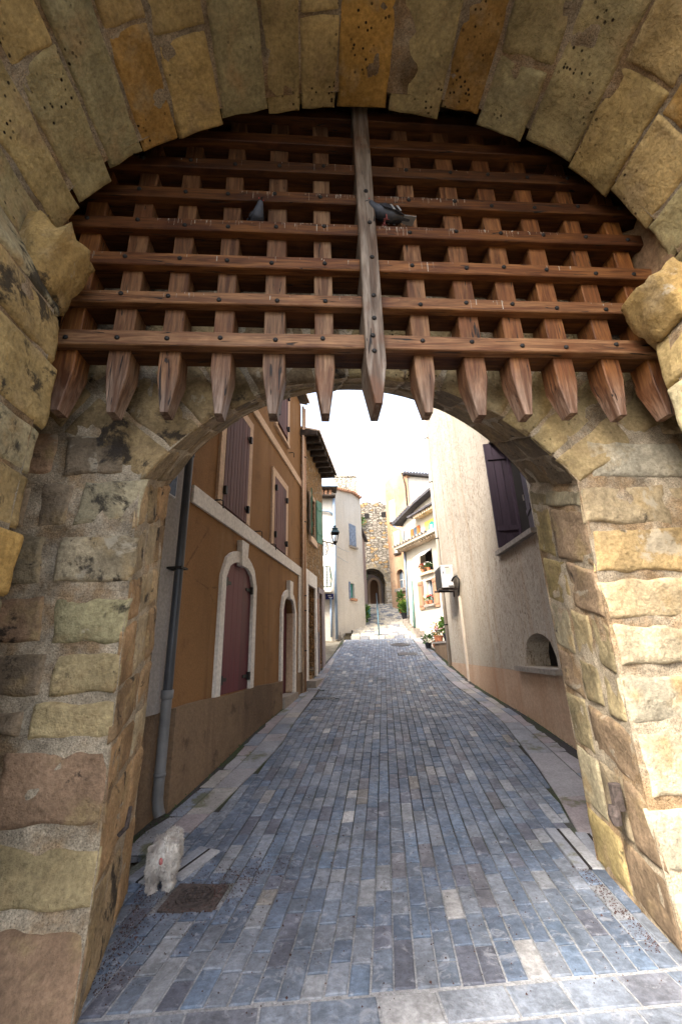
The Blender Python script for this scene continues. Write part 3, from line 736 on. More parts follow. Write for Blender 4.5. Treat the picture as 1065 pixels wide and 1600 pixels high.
for i, x in enumerate(PX):
    c = woodc({0: .05, 1: .45, 2: .4, 3: .45, 4: .6, 5: .7, 6: .85, 7: .5, 8: .3, 9: .2, 10: .15, 11: .1, 12: 0}[i])
    if i == 6: c = (.265, .215, .17)
    c = tuple(q_ * .88 for q_ in c)
    if i == 6: ob('centre_post', spike(.405, 2.165, 2.44, .125, 2.925, 3.2, 5.95), M['wood_v'], pc, c)
    else: ob('spiked_post', spike(x + random.uniform(-.008, .008), 2.285, 2.445, .138 + random.uniform(-.01, .006), 2.93 + random.uniform(-.015, .012), 3.2 + random.uniform(-.03, .03)), M['wood_v'], pc, c)
bolt_me = None
stk = MB()
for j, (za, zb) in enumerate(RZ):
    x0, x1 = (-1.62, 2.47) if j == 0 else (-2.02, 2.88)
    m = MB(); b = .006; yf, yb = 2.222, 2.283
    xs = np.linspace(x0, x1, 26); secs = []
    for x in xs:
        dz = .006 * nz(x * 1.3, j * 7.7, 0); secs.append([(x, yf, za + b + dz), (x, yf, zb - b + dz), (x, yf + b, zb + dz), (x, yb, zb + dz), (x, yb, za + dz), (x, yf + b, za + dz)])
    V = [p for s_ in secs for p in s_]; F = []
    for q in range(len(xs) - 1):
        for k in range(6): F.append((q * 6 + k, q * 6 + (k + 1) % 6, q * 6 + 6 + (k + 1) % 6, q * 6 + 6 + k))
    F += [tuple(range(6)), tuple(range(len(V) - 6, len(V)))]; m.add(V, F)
    rl = ob('rail', m, M['wood_h'], pc, tuple(q_ * {0: 1, 1: .95, 2: .85, 3: .7}.get(j, .42) for q_ in woodc({0: .5, 1: .35, 2: .15}.get(j, .02))))  # upper rails darkened in colour to stand for the vault's shade
    for i, x in enumerate(PX):
        if i == 6 or j > 5: continue
        bz = (za + zb) / 2 + random.uniform(-.02, .02); bx = x + random.uniform(-.03, .03)
        if bolt_me is None:
            bo = ob('bolt', MB().lathe((0, 0, 0), [(.0165, 0), (.0165, .004), (.012, .010), (.004, .0125)], 8), M['iron'], None); bolt_me = bo.data
        else:
            bo = bpy.data.objects.new('bolt', bolt_me); col.objects.link(bo)
        bo.parent = rl; bo.rotation_euler = (R(90), random.uniform(0, 6), 0); bo.location = Vector((bx, yf - .001, bz)) - origin(rl)
    m = MB(); m.box(((x0 + x1) / 2, 2.361, (za + zb) / 2), (x1 - x0 - .02, .152, zb - za - .012)); ob('inner_rail', m, M['wood_h'], pc, tuple(q_ * .42 for q_ in woodc(0)))  # darker colour stands for shade on the rail undersides
    if 1 <= j <= 5:      # whitish droppings run down the rail fronts
        for q in range(110 if j in (3, 4) else 26):
            x = random.uniform(-1.2, 1.9) if j in (3, 4) else random.uniform(-1.5, 2.3)
            if j == 4 and not -.55 < x < 1.2: continue
            h_ = random.uniform(.015, zb - za - .02); zt = zb - random.uniform(.004, .02); wd = random.choice((.0015, .002, .003, .006)); h_ *= random.choice((.3, .6, 1))
            stk.add([(x, yf - .0012, zt), (x + wd, yf - .0012, zt), (x + wd * random.uniform(.3, 1), yf - .0012, zt - h_), (x, yf - .0012, zt - h_)], [(0, 1, 2, 3)])
ob('droppings', stk, M['white_streak'], pc, kind='stuff')
# bolts on the centre post
for z in (3.30, 3.42, 3.56, 3.75, 4.09, 4.42, 4.74):
    bo = bpy.data.objects.new('bolt', bolt_me); col.objects.link(bo); bo.parent = pc; bo.rotation_euler = (R(90), 0, 0)
    bo.location = Vector((.405 + random.uniform(-.02, .02), 2.164, z)) - origin(pc)
# ------------------------------------------------------------------ walls of houses
class Wall:
    """a facade: u along it, z up, d outward (towards the street)"""
    def __init__(s, P, a, side):
        s.P = P; s.d = (math.sin(a), math.cos(a)); s.n = (s.d[1] * side, -s.d[0] * side)
    def p(s, u, z, d=0): return (s.P[0] + s.d[0] * u + s.n[0] * d, s.P[1] + s.d[1] * u + s.n[1] * d, z)
    def box(s, mb, u0, u1, z0, z1, d0, d1, c=None):
        return mb.hexa([s.p(u0, z0, d0), s.p(u1, z0, d0), s.p(u1, z0, d1), s.p(u0, z0, d1), s.p(u0, z1, d0), s.p(u1, z1, d0), s.p(u1, z1, d1), s.p(u0, z1, d1)], c)
    def prism(s, mb, poly, d0, d1):
        n = len(poly); V = [s.p(u, z, d0) for u, z in poly] + [s.p(u, z, d1) for u, z in poly]
        return mb.add(V, [tuple(range(n)), tuple(range(2 * n - 1, n - 1, -1))] + [(i, (i + 1) % n, n + (i + 1) % n, n + i) for i in range(n)])
    def strip(s, mb, outer, inner, d0, d1):    # band between two polylines
        n = len(outer)
        for i in range(n - 1):
            a, b, c, e = outer[i], outer[i + 1], inner[i + 1], inner[i]
            mb.hexa([s.p(*a, d0), s.p(*b, d0), s.p(*c, d0), s.p(*e, d0), s.p(*a, d1), s.p(*b, d1), s.p(*c, d1), s.p(*e, d1)])
        return mb
    def face(s, mb, u0, u1, z0, z1, holes=(), depth=.3, du=.6):
        us = sorted(set([u0, u1] + [h[0] for h in holes] + [h[1] for h in holes])); zs = sorted(set([z0, z1] + [h[2] for h in holes] + [h[3] for h in holes]))
        for a, b in zip(us, us[1:]):
            for c, e in zip(zs, zs[1:]):
                mu, mz = (a + b) / 2, (c + e) / 2
                if any(h[0] < mu < h[1] and h[2] < mz < h[3] for h in holes): continue
                mb.add([s.p(a, c), s.p(b, c), s.p(b, e), s.p(a, e)], [(0, 1, 2, 3)])
        for a, b, c, e in [h[:4] for h in holes]:
            for q in (((a, c), (a, e)), ((b, c), (b, e)), ((a, c), (b, c)), ((a, e), (b, e))):
                mb.add([s.p(*q[0]), s.p(*q[1]), s.p(*q[1], -depth), s.p(*q[0], -depth)], [(0, 1, 2, 3)])
        return mb
    def mass(s, mb, u0, u1, z0, z1, depth):    # closes the house behind its facade
        s.box(mb, u0 + .01, u1 - .01, z0, z1 - .02, -depth, -.45)
        for u in (u0, u1): mb.add([s.p(u, z0), s.p(u, z1), s.p(u, z1, -depth), s.p(u, z0, -depth)], [(0, 1, 2, 3)])
        mb.add([s.p(u0, z1), s.p(u1, z1), s.p(u1, z1, -depth), s.p(u0, z1, -depth)], [(0, 1, 2, 3)])
        return mb
def arc(u0, u1, zs, rise, n=10):
    return [(lerp(u0, u1, k / n), zs + rise * math.sqrt(max(0, 1 - (2 * k / n - 1) ** 2))) for k in range(n + 1)]
LWL = Wall(LW_P, LW_A, 1); RWL = Wall(RW_P, RW_A, -1)
def shutter(W, u0, u1, z0, z1, d, mat, n, parent, color=(1, 1, 1), top=None, name='shutter', hinges='both', gap=.006, th=.03):
    """ledged shutter or door: backing board with separate planks; top(u) gives an arched head"""
    top = top or (lambda u: z1)
    b = MB(); N = 10
    poly = [(u0, z0), (u1, z0)] + [(lerp(u1, u0, k / N), top(lerp(u1, u0, k / N)) - .004) for k in range(N + 1)]
    W.prism(b, poly, d, d + th * .5); root = ob(name, b, mat, parent, color)
    w_ = (u1 - u0) / n
    for k in range(n):
        a, e = u0 + k * w_ + gap / 2, u0 + (k + 1) * w_ - gap / 2
        q = MB(); W.prism(q, [(a, z0 + .004), (e, z0 + .004)] + [(lerp(e, a, t), top(lerp(e, a, t)) - .006) for t in (0, .5, 1)], d + th * .5, d + th + random.uniform(-.003, .003))
        kk = random.uniform(.85, 1.15); ob('plank', q, mat, root, tuple(x * kk for x in color))
    return root
def hinge(W, u, z, d, parent, w_=.13, sg=1):
    m = MB(); W.box(m, min(u, u + w_ * sg), max(u, u + w_ * sg), z - .022, z + .022, d, d + .014); W.box(m, u - .03, u + .025, z - .055, z + .055, d, d + .045)
    return ob('hinge', m, M['iron'], parent)
def frame_rect(W, u0, u1, z0, z1, w_, d0, d1, bottom=False):
    m = MB(); W.box(m, u0 - w_, u0, z0, z1 + w_, d0, d1); W.box(m, u1, u1 + w_, z0, z1 + w_, d0, d1); W.box(m, u0, u1, z1, z1 + w_, d0, d1)
    if bottom: W.box(m, u0 - w_, u1 + w_, z0 - w_ * .6, z0, d0, d1 + .02)
    return m
def hook(W, u, z, parent):
    m = MB(); m.tube([W.p(u, z, 0), W.p(u, z, .10), W.p(u + .05, z, .11), W.p(u + .055, z - .10, .115)], .009, 6); return ob('shutter_hook', m, M['iron'], parent)

# ------------------------------------------------------------------ ochre house, left
oh = thing('ochre_house', LWL.p(2.8, .4), 'ochre rendered house with burgundy shutters and white bands, left of the street', 'house')
m = MB()
LWL.face(m, .28, 5.82, -.1, 8.0, [(4.20, 5.12, .3, 2.6), (1.36, 2.44, 1.0, 2.78)], .32)
arch2 = arc(4.20, 5.12, 2.30, .30); arch1 = arc(1.36, 2.44, 2.50, .28)
for A_, t in ((arch2, 2.6), (arch1, 2.78)):
    LWL.strip(m, [(u, t) for u, z in A_], A_, -.3, 0.0)
LWL.mass(m, .28, 5.82, -.1, 8.0, 7)
ob('wall', m, M['ochre'], oh)
m = MB(); N = 12
pts_t = [(lerp(.29, 4.16, k / N), .995 + .012 * math.sin(k)) for k in range(N + 1)]
LWL.strip(m, pts_t, [(u, -.1) for u, z in pts_t], .001, .055)
ob('plinth', m, M['plinth'], oh)
m = MB(); LWL.box(m, 5.24, 5.80, -.1, 1.05, .001, .05); ob('plinth', m, M['plinth'], oh)
for z0, z1 in ((3.205, 3.42), (5.535, 5.71)):
    m = MB(); LWL.box(m, .30, 5.8, z0, z1, .001, .035); ob('string_course', m, M['white'] if z0 < 4 else M['white_peach'], oh)
m = MB(); LWL.box(m, 5.56, 5.82, 1.06, 3.2, .002, .03); ob('corner_band', m, M['white'], oh)
# ground-floor doors
def door_surround(u0, u1, zb, zs, rise, w_, key):
    m = MB(); inn = [(u0, zb)] + arc(u0, u1, zs, rise) + [(u1, zb)]; out = [(u0 - w_, zb)] + arc(u0 - w_, u1 + w_, zs, rise + w_ * 1.15) + [(u1 + w_, zb)]
    LWL.strip(m, out, inn, -.02, .045); r = ob('door_surround', m, M['white'], oh)
    m = MB(); c = (u0 + u1) / 2; LWL.prism(m, [(c - .10, zs + rise - .05), (c + .10, zs + rise - .05), (c + .14, zs + rise + key), (c - .14, zs + rise + key)], .002, .085)
    ob('keystone', m, M['white'], r); return r
door_surround(1.36, 2.44, 1.0, 2.50, .28, .145, .33); door_surround(4.20, 5.12, .70, 2.30, .30, .13, .33)
def top1(u): t = (u - 1.36) / 1.08 * 2 - 1; return 2.50 + .28 * math.sqrt(max(0, 1 - t * t))
dr = shutter(LWL, 1.37, 2.43, 1.0, 2.78, -.035, M['burgundy'], 6, oh, (1, 1, 1), lambda u: top1(u) - .004, 'door', gap=.004)
for z in (2.44, 1.18): hinge(LWL, 1.40, z, .0, dr, .2); hinge(LWL, 2.40, z, .0, dr, .2, -1)
m = MB(); LWL.box(m, 4.205, 5.115, .69, 2.595, -.17, -.15)
dl = ob('door', m, M['burgundy'], oh, (1.1, 1, 1))
for k in range(5): m = MB(); LWL.box(m, 4.21 + k * .181, 4.385 + k * .181, .70, 2.59, -.15, -.142 + .003 * (k % 2)); ob('plank', m, M['burgundy'], dl, (.95 + .08 * (k % 2), 1, 1))
m = MB(); LWL.box(m, 5.095, 5.118, .72, 2.3, -.14, -.004); ob('door_jamb', m, M['white_peach'], oh)
m = MB(); LWL.box(m, 4.16, 5.22, .2, .70, -.3, .10); ob('doorstep', m, M['sill'], oh)
# upper windows: closed plank shutters
for (u0, u1, z0, z1, mat_) in ((1.08, 2.0, 3.44, 5.14, 'white_peach'), (3.47, 4.31, 3.44, 4.88, 'white_peach'), (3.56, 4.36, 6.2, 7.5, 'white_peach')):
    sur = ob('window_surround', frame_rect(LWL, u0, u1, z0 - (.0 if z0 < 4 else .14), z1, .15, .001, .04), M[mat_], oh)
    if z0 > 4:
        m = MB(); LWL.box(m, u0 - .15, u1 + .15, z0 - .2, z0 - .142, .001, .06); ob('window_sill', m, M[mat_], oh)
    for a, b in ((u0, (u0 + u1) / 2 - .003), ((u0 + u1) / 2 + .003, u1)):
        sh_ = shutter(LWL, a + .003, b, z0, z1 - .004, .004, M['plum'], 4 if u1 - u0 > .9 else 3, oh, gap=.012, th=.04)
        hu, sg = (a + .02, 1) if a == u0 else (b - .02, -1)
        for z in (z0 + .22, z1 - .25): hinge(LWL, hu, z, .042, sh_, .10, sg)
for u, z in ((.9, 3.44), (2.5, 3.45), (3.3, 3.42), (4.6, 5.95)): hook(LWL, u, z, oh)
# downpipe, in two sections, at the near end of the house
m = MB(); m.tube([LWL.p(.01, 8.0, .10), LWL.p(.01, 1.12, .10)], .044, 14)
for z in (3.65, 6.3): m.tube([LWL.p(.01, z, .10), LWL.p(.01, z + .06, .10)], .053, 14)
dp = ob('downpipe', m, M['dark_pipe'], oh, smooth=False)
m = MB(); m.tube([LWL.p(.01, 1.19, .10), LWL.p(.01, 1.12, .10), LWL.p(.01, 1.11, .10)], [.056, .056, .05], 14); m.tube([LWL.p(.01, 1.12, .10), LWL.p(.01, .30, .10), LWL.p(.01, .22, .115), LWL.p(.01, .17, .135)], .048, 14, cap=False)
m.tube([LWL.p(.01, .47, .10), LWL.p(.01, .50, .10)], .053, 14)
ob('downpipe_foot', m, M['grey_pipe'], dp, smooth=True)
m = MB(); LWL.box(m, -.06, .08, 2.35, 2.37, 0, .16); LWL.box(m, -.06, .08, 4.9, 4.92, 0, .16); ob('pipe_clip', m, M['iron'], dp)
m = MB(); m.tube([LWL.p(.01, .176, .132), LWL.p(.01, .172, .134)], .040, 14); ob('pipe_mouth', m, M['dark'], dp)
# roof and eave
def tile_roof(W, u0, u1, ze, out, parent, mat, pitch=.32, depth=3.5, tilew=.21, soffit='eave_wood', thick=.05, mat2=None):
    m = MB(); W.prism if False else None
    V = [W.p(u0, ze, out), W.p(u1, ze, out), W.p(u1, ze + (out + depth) * pitch, -depth), W.p(u0, ze + (out + depth) * pitch, -depth)]
    V2 = [(x, y, z + thick) for x, y, z in V]; m.hexa(V + V2); rf = ob('roof', m, M[soffit], parent)
    n = int((u1 - u0) / tilew); cols = MB()
    for k in range(n):
        u = u0 + (k + .5) * (u1 - u0) / n; r = (u1 - u0) / n * .52
        N = 7
        rows = []
        for q in range(2):
            d = out + .07 - q * 1.1; zz = ze + thick + (out - d) * pitch + .01
            rows.append([(u + r * math.cos(math.pi * i / (N - 1)), zz + r * .75 * math.sin(math.pi * i / (N - 1)), d) for i in range(N)])
        mb = MB(); vs = [W.p(a, b, c) for row in rows for a, b, c in row]
        mb.add(vs, [(i, i + 1, N + i + 1, N + i) for i in range(N - 1)] + [tuple(range(N))])
        if k == 0: pass
        cols.v += [] ; o = ob('tile', mb, M[mat], rf, (1, 1, 1))
    # upper courses joined: too many and out of sight from the street
    up = MB()
    for k in range(n):
        u = u0 + (k + .5) * (u1 - u0) / n; r = (u1 - u0) / n * .52
        d0, d1 = out - 1.0, -depth
        for N in (6,):
            vs = []
            for d in (d0, d1):
                zz = ze + thick + (out - d) * pitch + .015
                vs += [W.p(u + r * math.cos(math.pi * i / (N - 1)), zz + r * .75 * math.sin(math.pi * i / (N - 1)), d) for i in range(N)]
            up.add(vs, [(i, i + 1, N + i + 1, N + i) for i in range(N - 1)])
    ob('tile_field', up, M[mat], rf, kind='stuff')
    return rf
tile_roof(LWL, .0, 5.82, 8.0, .18, oh, 'tile_pale')
# copper-coloured pipes at the joint of the two houses
for du, r, mt in ((0, .045, 'copper'), (-.13, .03, 'white_peach')):
    m = MB(); m.tube([LWL.p(5.86 + du, 7.9, .08), LWL.p(5.86 + du, .62, .08)], r, 10); cp = ob('downpipe', m, M[mt], oh, smooth=True)
    if du == 0:
        for z in (1.5, 2.4, 2.75, 4.6, 6.4): m = MB(); m.tube([LWL.p(5.86, z, .08), LWL.p(5.86, z + .03, .08)], .053, 10); ob('pipe_collar', m, M['iron'], cp)
# the pale rendered strip between gatehouse and house, with the edge of a blue sign
ps = thing('narrow_house', LWL.p(-.3, 0), 'pale grey rendered strip of wall between gatehouse and ochre house', 'wall')
m = MB(); LWL.face(m, -.75, .06, .98, 8.2); LWL.mass(m, -.75, .2, .98, 8.2, 6.5); ob('wall', m, M['pale_strip'], ps)
m = MB(); LWL.box(m, -.75, .278, -.1, .98, -.5, -.012); ob('plinth', m, M['plinth'], ps)
m = MB(); LWL.box(m, .06, .278, .98, 8.1, -.2, -.02); ob('corner_post', m, M['pale_strip'], ps)
m = MB(); LWL.box(m, -.34, -.06, 3.12, 3.46, .002, .02); s_ = ob('wall_sign', m, M['sign_white'], None); tag(s_, 'small white and blue metal sign on pale strip beside dark downpipe', 'sign')
m = MB(); LWL.box(m, -.325, -.075, 3.135, 3.445, .021, .026); ob('sign_face', m, M['blue_paint'], s_)

# ------------------------------------------------------------------ rubble stone house
sh = thing('rubble_house', LWL.p(7.4, .6), 'rubble stone house with green shutters beyond the ochre house', 'house')
m = MB(); LWL.face(m, 5.94, 8.86, .2, 7.3, [(6.86, 7.5, 4.53, 5.72), (6.46, 7.40, .9, 3.14), (7.95, 8.38, 1.0, 3.1)], .28); LWL.mass(m, 5.94, 8.86, .2, 7.3, 7); ob('wall', m, M['rubble'], sh)
m = frame_rect(LWL, 6.86, 7.5, 4.53, 5.72, .10, .001, .03); LWL.box(m, 6.72, 7.62, 4.33, 4.52, .001, .07); ob('window_surround', m, M['white_peach'], sh)
m = MB(); LWL.box(m, 6.86, 7.5, 4.53, 5.72, -.28, -.25); wf = ob('window', m, M['glass'], sh)
m = MB(); LWL.box(m, 6.86, 7.5, 4.53, 5.72, -.262, -.22) if False else None
m = MB(); LWL.box(m, 7.15, 7.21, 4.53, 5.72, -.25, -.2); LWL.box(m, 6.87, 7.49, 5.1, 5.15, -.248, -.205); ob('window_frame', m, M['oak_brown'], wf, (1, 1, 1))
# open green shutters, swung out and slightly off the wall
for ua, ub, d0, d1 in ((6.83, 6.50, .05, .12), (7.53, 7.84, .05, .14)):
    m = MB(); z0, z1 = 4.50, 5.80
    m.hexa([LWL.p(ua, z0, d0), LWL.p(ub, z0, d1), LWL.p(ub, z0, d1 + .035), LWL.p(ua, z0, d0 + .035), LWL.p(ua, z1, d0), LWL.p(ub, z1, d1), LWL.p(ub, z1, d1 + .035), LWL.p(ua, z1, d0 + .035)])
    so_ = ob('shutter', m, M['green_paint'], sh)
    for z in (4.75, 5.5):
        m = MB(); m.hexa([LWL.p(lerp(ua, ub, .06), z, d0 + .04), LWL.p(lerp(ua, ub, .94), z, d1 + .034), LWL.p(lerp(ua, ub, .94), z, d1 + .05), LWL.p(lerp(ua, ub, .06), z, d0 + .056), LWL.p(lerp(ua, ub, .06), z + .07, d0 + .04), LWL.p(lerp(ua, ub, .94), z + .07, d1 + .034), LWL.p(lerp(ua, ub, .94), z + .07, d1 + .05), LWL.p(lerp(ua, ub, .06), z + .07, d0 + .056)]); ob('batten', m, M['green_paint'], so_)
m = MB(); LWL.box(m, 6.22, 6.46, .7, 3.50, .001, .05); LWL.box(m, 7.40, 7.58, .7, 3.50, .001, .05); LWL.box(m, 6.46, 7.40, 3.14, 3.50, .001, .05); ob('doorway_surround', m, M['white'], sh)
m = MB(); LWL.box(m, 6.46, 7.40, .9, 3.14, -.28, -.24)
dd = ob('door', m, M['sill'], sh)
for k in range(4): q = MB(); LWL.box(q, 6.48 + k * .23, 6.69 + k * .23, .95, 3.1, -.24, -.222 + .003 * (k % 2)); ob('door_plank', q, M['oak_brown'], dd, (.55, .5, .4))
m = MB(); LWL.box(m, 7.95, 8.38, 1.0, 3.1, -.28, -.2); ob('door', m, M['oak_brown'], sh, (.5, .45, .4))
m = MB(); LWL.box(m, 7.86, 7.95, .9, 3.2, .001, .04); LWL.box(m, 8.38, 8.5, .9, 3.2, .001, .04); LWL.box(m, 7.86, 8.5, 3.1, 3.25, .001, .045); ob('doorway_surround', m, M['grey_render'], sh)
m = MB(); LWL.box(m, 7.60, 7.84, 1.0, 3.0, .001, .02); LWL.box(m, 8.52, 8.85, .9, 3.3, .001, .03); ob('render_patch', m, M['grey_render'], sh)
m = MB(); LWL.box(m, 7.66, 7.76, 2.0, 2.9, .02, .06); ob('meter_box', m, M['oak_brown'], sh, (.4, .35, .35))
m = MB(); LWL.box(m, 6.2, 7.6, .3, .84, .0, .28); ob('doorstep', m, M['sill'], sh)
rf = tile_roof(LWL, 5.84, 8.95, 7.12, .44, sh, 'tile_pale')
for u in np.arange(5.7, 8.9, .42):
    m = MB(); m.hexa([LWL.p(u, 7.02, -.02), LWL.p(u + .1, 7.02, -.02), LWL.p(u + .1, 7.0, .46), LWL.p(u, 7.0, .46), LWL.p(u, 7.2, -.02), LWL.p(u + .1, 7.2, -.02), LWL.p(u + .1, 7.11, .46), LWL.p(u, 7.11, .46)]); ob('rafter', m, M['eave_wood'], rf)

# ------------------------------------------------------------------ street lamp on the corner of the rubble house
lamp = thing('street_lamp', LWL.p(8.86, 4.8, .2), 'black four-sided lantern on a scrolled bracket at the rubble house corner', 'street lamp')
lb = Vector(LWL.p(8.80, 4.80, .01)); lc = Vector((lb.x + .40, lb.y + .06, 0)); bz = 4.80
m = MB(); m.tube([(lb.x, lb.y, bz + .05), (lc.x, lc.y, bz - .03)], .017, 8); m.tube([(lb.x, lb.y, bz + .12), (lb.x, lb.y, bz - .42)], .015, 6)
def scroll(c, r0, turns, st, sg):
    pts = []
    for k in range(22):
        t = k / 21; a = st + sg * turns * 2 * math.pi * t; r = r0 * (1 - .8 * t); pts.append((c[0] + r * math.cos(a), c[1], c[2] + r * math.sin(a)))
    return pts
m.tube(scroll((lb.x + .09, lb.y + .01, bz - .08), .07, 1.3, R(180), -1), .008, 5); m.tube(scroll((lb.x + .29, lb.y + .04, bz - .09), .06, 1.3, R(90), -1), .008, 5)
m.tube(scroll((lb.x + .08, lb.y + .01, bz - .27), .06, 1.2, R(90), -1), .008, 5)
m.tube([(lb.x + .02, lb.y, bz - .42), (lb.x + .12, lb.y + .02, bz - .36), (lb.x + .17, lb.y + .02, bz - .22), (lb.x + .16, lb.y + .02, bz - .08), (lb.x + .12, lb.y + .02, bz + .01)], .01, 6)
ob('bracket', m, M['iron'], lamp)
m = MB(); q4 = R(45)
for k in range(4):
    an = R(45 + 90 * k); ca, sa = math.cos(an), math.sin(an)
    m.tube([(lc.x + .09 * ca, lc.y + .09 * sa, bz + .05), (lc.x + .17 * ca, lc.y + .17 * sa, bz + .31)], .0095, 5)
m.lathe((lc.x, lc.y, bz), [(.02, -.07), (.05, -.04), (.05, .0), (.095, .03), (.095, .052)], 4, q4)
m.lathe((lc.x, lc.y, bz), [(.175, .30), (.185, .315), (.185, .33), (.17, .34)], 4, q4)
lf = ob('lantern_frame', m, M['iron'], lamp)
m = MB(); m.lathe((lc.x, lc.y, bz), [(.20, .338), (.15, .40), (.085, .45), (.08, .47)], 4, q4); m.lathe((lc.x, lc.y, bz), [(.08, .47), (.11, .475), (.10, .50), (.04, .52), (.035, .55), (.05, .56), (.045, .585), (.01, .60)], 10); ob('lantern_roof', m, M['rail_paint'], lamp)
tg = NT('lantern_glass', 0.1, 0.5); tg.b.inputs['Transmission Weight'].default_value = 1.0; tg.b.inputs['IOR'].default_value = 1.02; M['lantern_glass'] = tg.done((.9, .92, .93))
m = MB(); m.lathe((lc.x, lc.y, bz), [(.085, .055), (.16, .30)], 4, q4); ob('lantern_pane', m, M['lantern_glass'], lamp)
m = MB(); m.lathe((lc.x, lc.y, bz), [(.02, .03), (.035, .06), (.035, .16), (.02, .2)], 8); ob('bulb', m, M['sign_white'], lamp, smooth=True)

# ------------------------------------------------------------------ beige house, right
bh = thing('beige_house', RWL.p(4, .4), 'tall beige roughcast house on the right with a dark violet shutter', 'house')
m = MB(); WIN = (2.3, 3.62, 3.16, 5.25); NIC = (2.36, 3.42, 1.17, 1.66)
RWL.face(m, -.4, 8.82, 1.09, 11.5, [WIN, NIC], .38)
RWL.strip(m, [(u, 1.66) for u, z in arc(2.36, 3.42, 1.33, .33)], arc(2.36, 3.42, 1.33, .33), -.36, 0)
RWL.mass(m, -.4, 8.82, -.1, 11.5, 8); ob('wall', m, M['beige'], bh)
m = MB(); RWL.box(m, -.4, 8.84, -.1, 1.088, -.3, .012); ob('plinth', m, M['beige_plinth'], bh)
m = MB(); RWL.box(m, WIN[0], WIN[1], WIN[2], WIN[3], -.40, -.36); wd = ob('window', m, M['dark'], bh)
m = MB(); RWL.box(m, 2.3, 3.62, 3.17, 5.24, -.355, -.33); ob('unlit_room_sheet', m, M['dark'], wd)  # dark sheet standing for the unlit room behind the window
m = MB(); RWL.box(m, 2.93, 3.0, 3.17, 5.24, -.33, -.28); RWL.box(m, 3.52, 3.62, 3.17, 5.24, -.328, -.285); ob('window_frame', m, M['violet'], wd, (1, 1, 1))
# far leaf stands open square to the wall, near leaf folded half closed
def leaf_door(ua, da, ub, db, z0, z1, mat, n=5, th=.035, root=None, name='shutter'):
    L = math.hypot(ub - ua, db - da); tu, td = (ub - ua) / L, (db - da) / L; nu, nd = -td, tu
    def P(t, o, z): return RWL.p(ua + tu * t + nu * o, z, da + td * t + nd * o)
    def bx(mb, t0, t1, zz0, zz1, o0, o1): mb.hexa([P(t0, o0, zz0), P(t1, o0, zz0), P(t1, o1, zz0), P(t0, o1, zz0), P(t0, o0, zz1), P(t1, o0, zz1), P(t1, o1, zz1), P(t0, o1, zz1)])
    b = MB(); bx(b, 0, L, z0, z1, 0, th * .5); r = ob(name, b, mat, root, (1, 1, 1))
    for k in range(n):
        for sgn in (1, -1):
            q = MB(); bx(q, L * k / n + .004, L * (k + 1) / n - .004, z0, z1, th * .5 if sgn > 0 else -th * .4, th if sgn > 0 else 0); kk = random.uniform(.8, 1.25); ob('plank', q, mat, r, (kk, kk, kk))
    for z in (z0 + .3, z1 - .35):
        q = MB(); bx(q, .02, L - .04, z, z + .09, th, th + .02); ob('batten', q, mat, r, (.9, .9, .9))
    return r, bx
leaf_door(3.60, -.33, 3.64, .10, 3.175, 5.24, M['violet'], 3, root=bh)
r_, bx_ = leaf_door(2.34, -.06, 2.82, -.20, 3.19, 5.23, M['violet'], 4, root=bh)
q = MB(); q.tube([RWL.p(2.62, 3.80, -.085), RWL.p(2.62, 3.80, -.05), RWL.p(2.60, 3.70, -.045)], .012, 6); ob('shutter_catch', q, M['sill'], r_)
m = MB(); RWL.box(m, 2.26, 3.90, 3.075, 3.155, -.3, .085); ob('window_sill', m, M['sill'], bh)
m = MB(); RWL.box(m, 2.27, 3.75, 1.095, 1.168, -.3, .10); ob('niche_sill', m, M['sill'], bh)
m = MB(); RWL.box(m, 2.36, 3.42, 1.1, 1.7, -.395, -.37); ob('niche_back', m, M['dark'], bh)
m = MB(); RWL.box(m, 2.368, 2.85, 1.17, 1.52, -.30, -.26); ob('niche_shutter', m, M['dark'], bh)
# conduit, far corner downpipe
m = MB(); RWL.box(m, 7.02, 7.11, .64, 2.75, .001, .05); cd_ = ob('conduit', m, M['cream_pipe'], bh)
m = MB(); m.tube([RWL.p(7.06, .60, .03), RWL.p(7.06, .68, .03)], [.10, .085], 10); ob('conduit_foot', m, M['dark'], cd_)
m = MB(); m.tube([RWL.p(8.90, 11.3, .03), RWL.p(8.90, .95, .03)], .055, 10); dq = ob('downpipe', m, M['cream_pipe'], bh, smooth=True)
for z in (2.1, 3.3, 4.7, 6.6, 8.2): m = MB(); m.tube([RWL.p(8.90, z, .03), RWL.p(8.90, z + .04, .03)], .065, 10); ob('pipe_collar', m, M['iron'], dq)
tile_roof(RWL, -.5, 8.95, 11.5, .4, bh, 'tile')
# ------------------------------------------------------------------ air conditioner on its bracket
ac = thing('air_conditioner', RWL.p(7.3, 2.9, .3), 'grey outdoor air conditioner unit on a rusty bracket, beige house wall', 'air conditioner')
U0_, U1_ = 7.0, 7.75
m = MB(); c0 = [RWL.p(U0_, 2.95, .14), RWL.p(U1_, 2.95, .14), RWL.p(U1_, 2.95, .44), RWL.p(U0_, 2.95, .44)]
m.hexa(c0 + [(x, y, 3.50) for x, y, z in c0]); ob('case', m, M['ac_white'], ac)
m = MB(); RWL.box(m, U0_ - .01, U1_ + .01, 3.50, 3.525, .13, .45); ob('case_lid', m, M['ac_white'], ac)
m = MB(); RWL.box(m, U0_ + .02, U1_ - .02, 2.97, 3.48, .441, .455); gr = ob('fan_grille', m, M['ac_dark'], ac)
for k in range(9): m = MB(); RWL.box(m, U0_ + .05, U1_ - .05, 3.0 + k * .052, 3.012 + k * .052, .456, .464); ob('grille_bar', m, M['ac_dark'], gr)
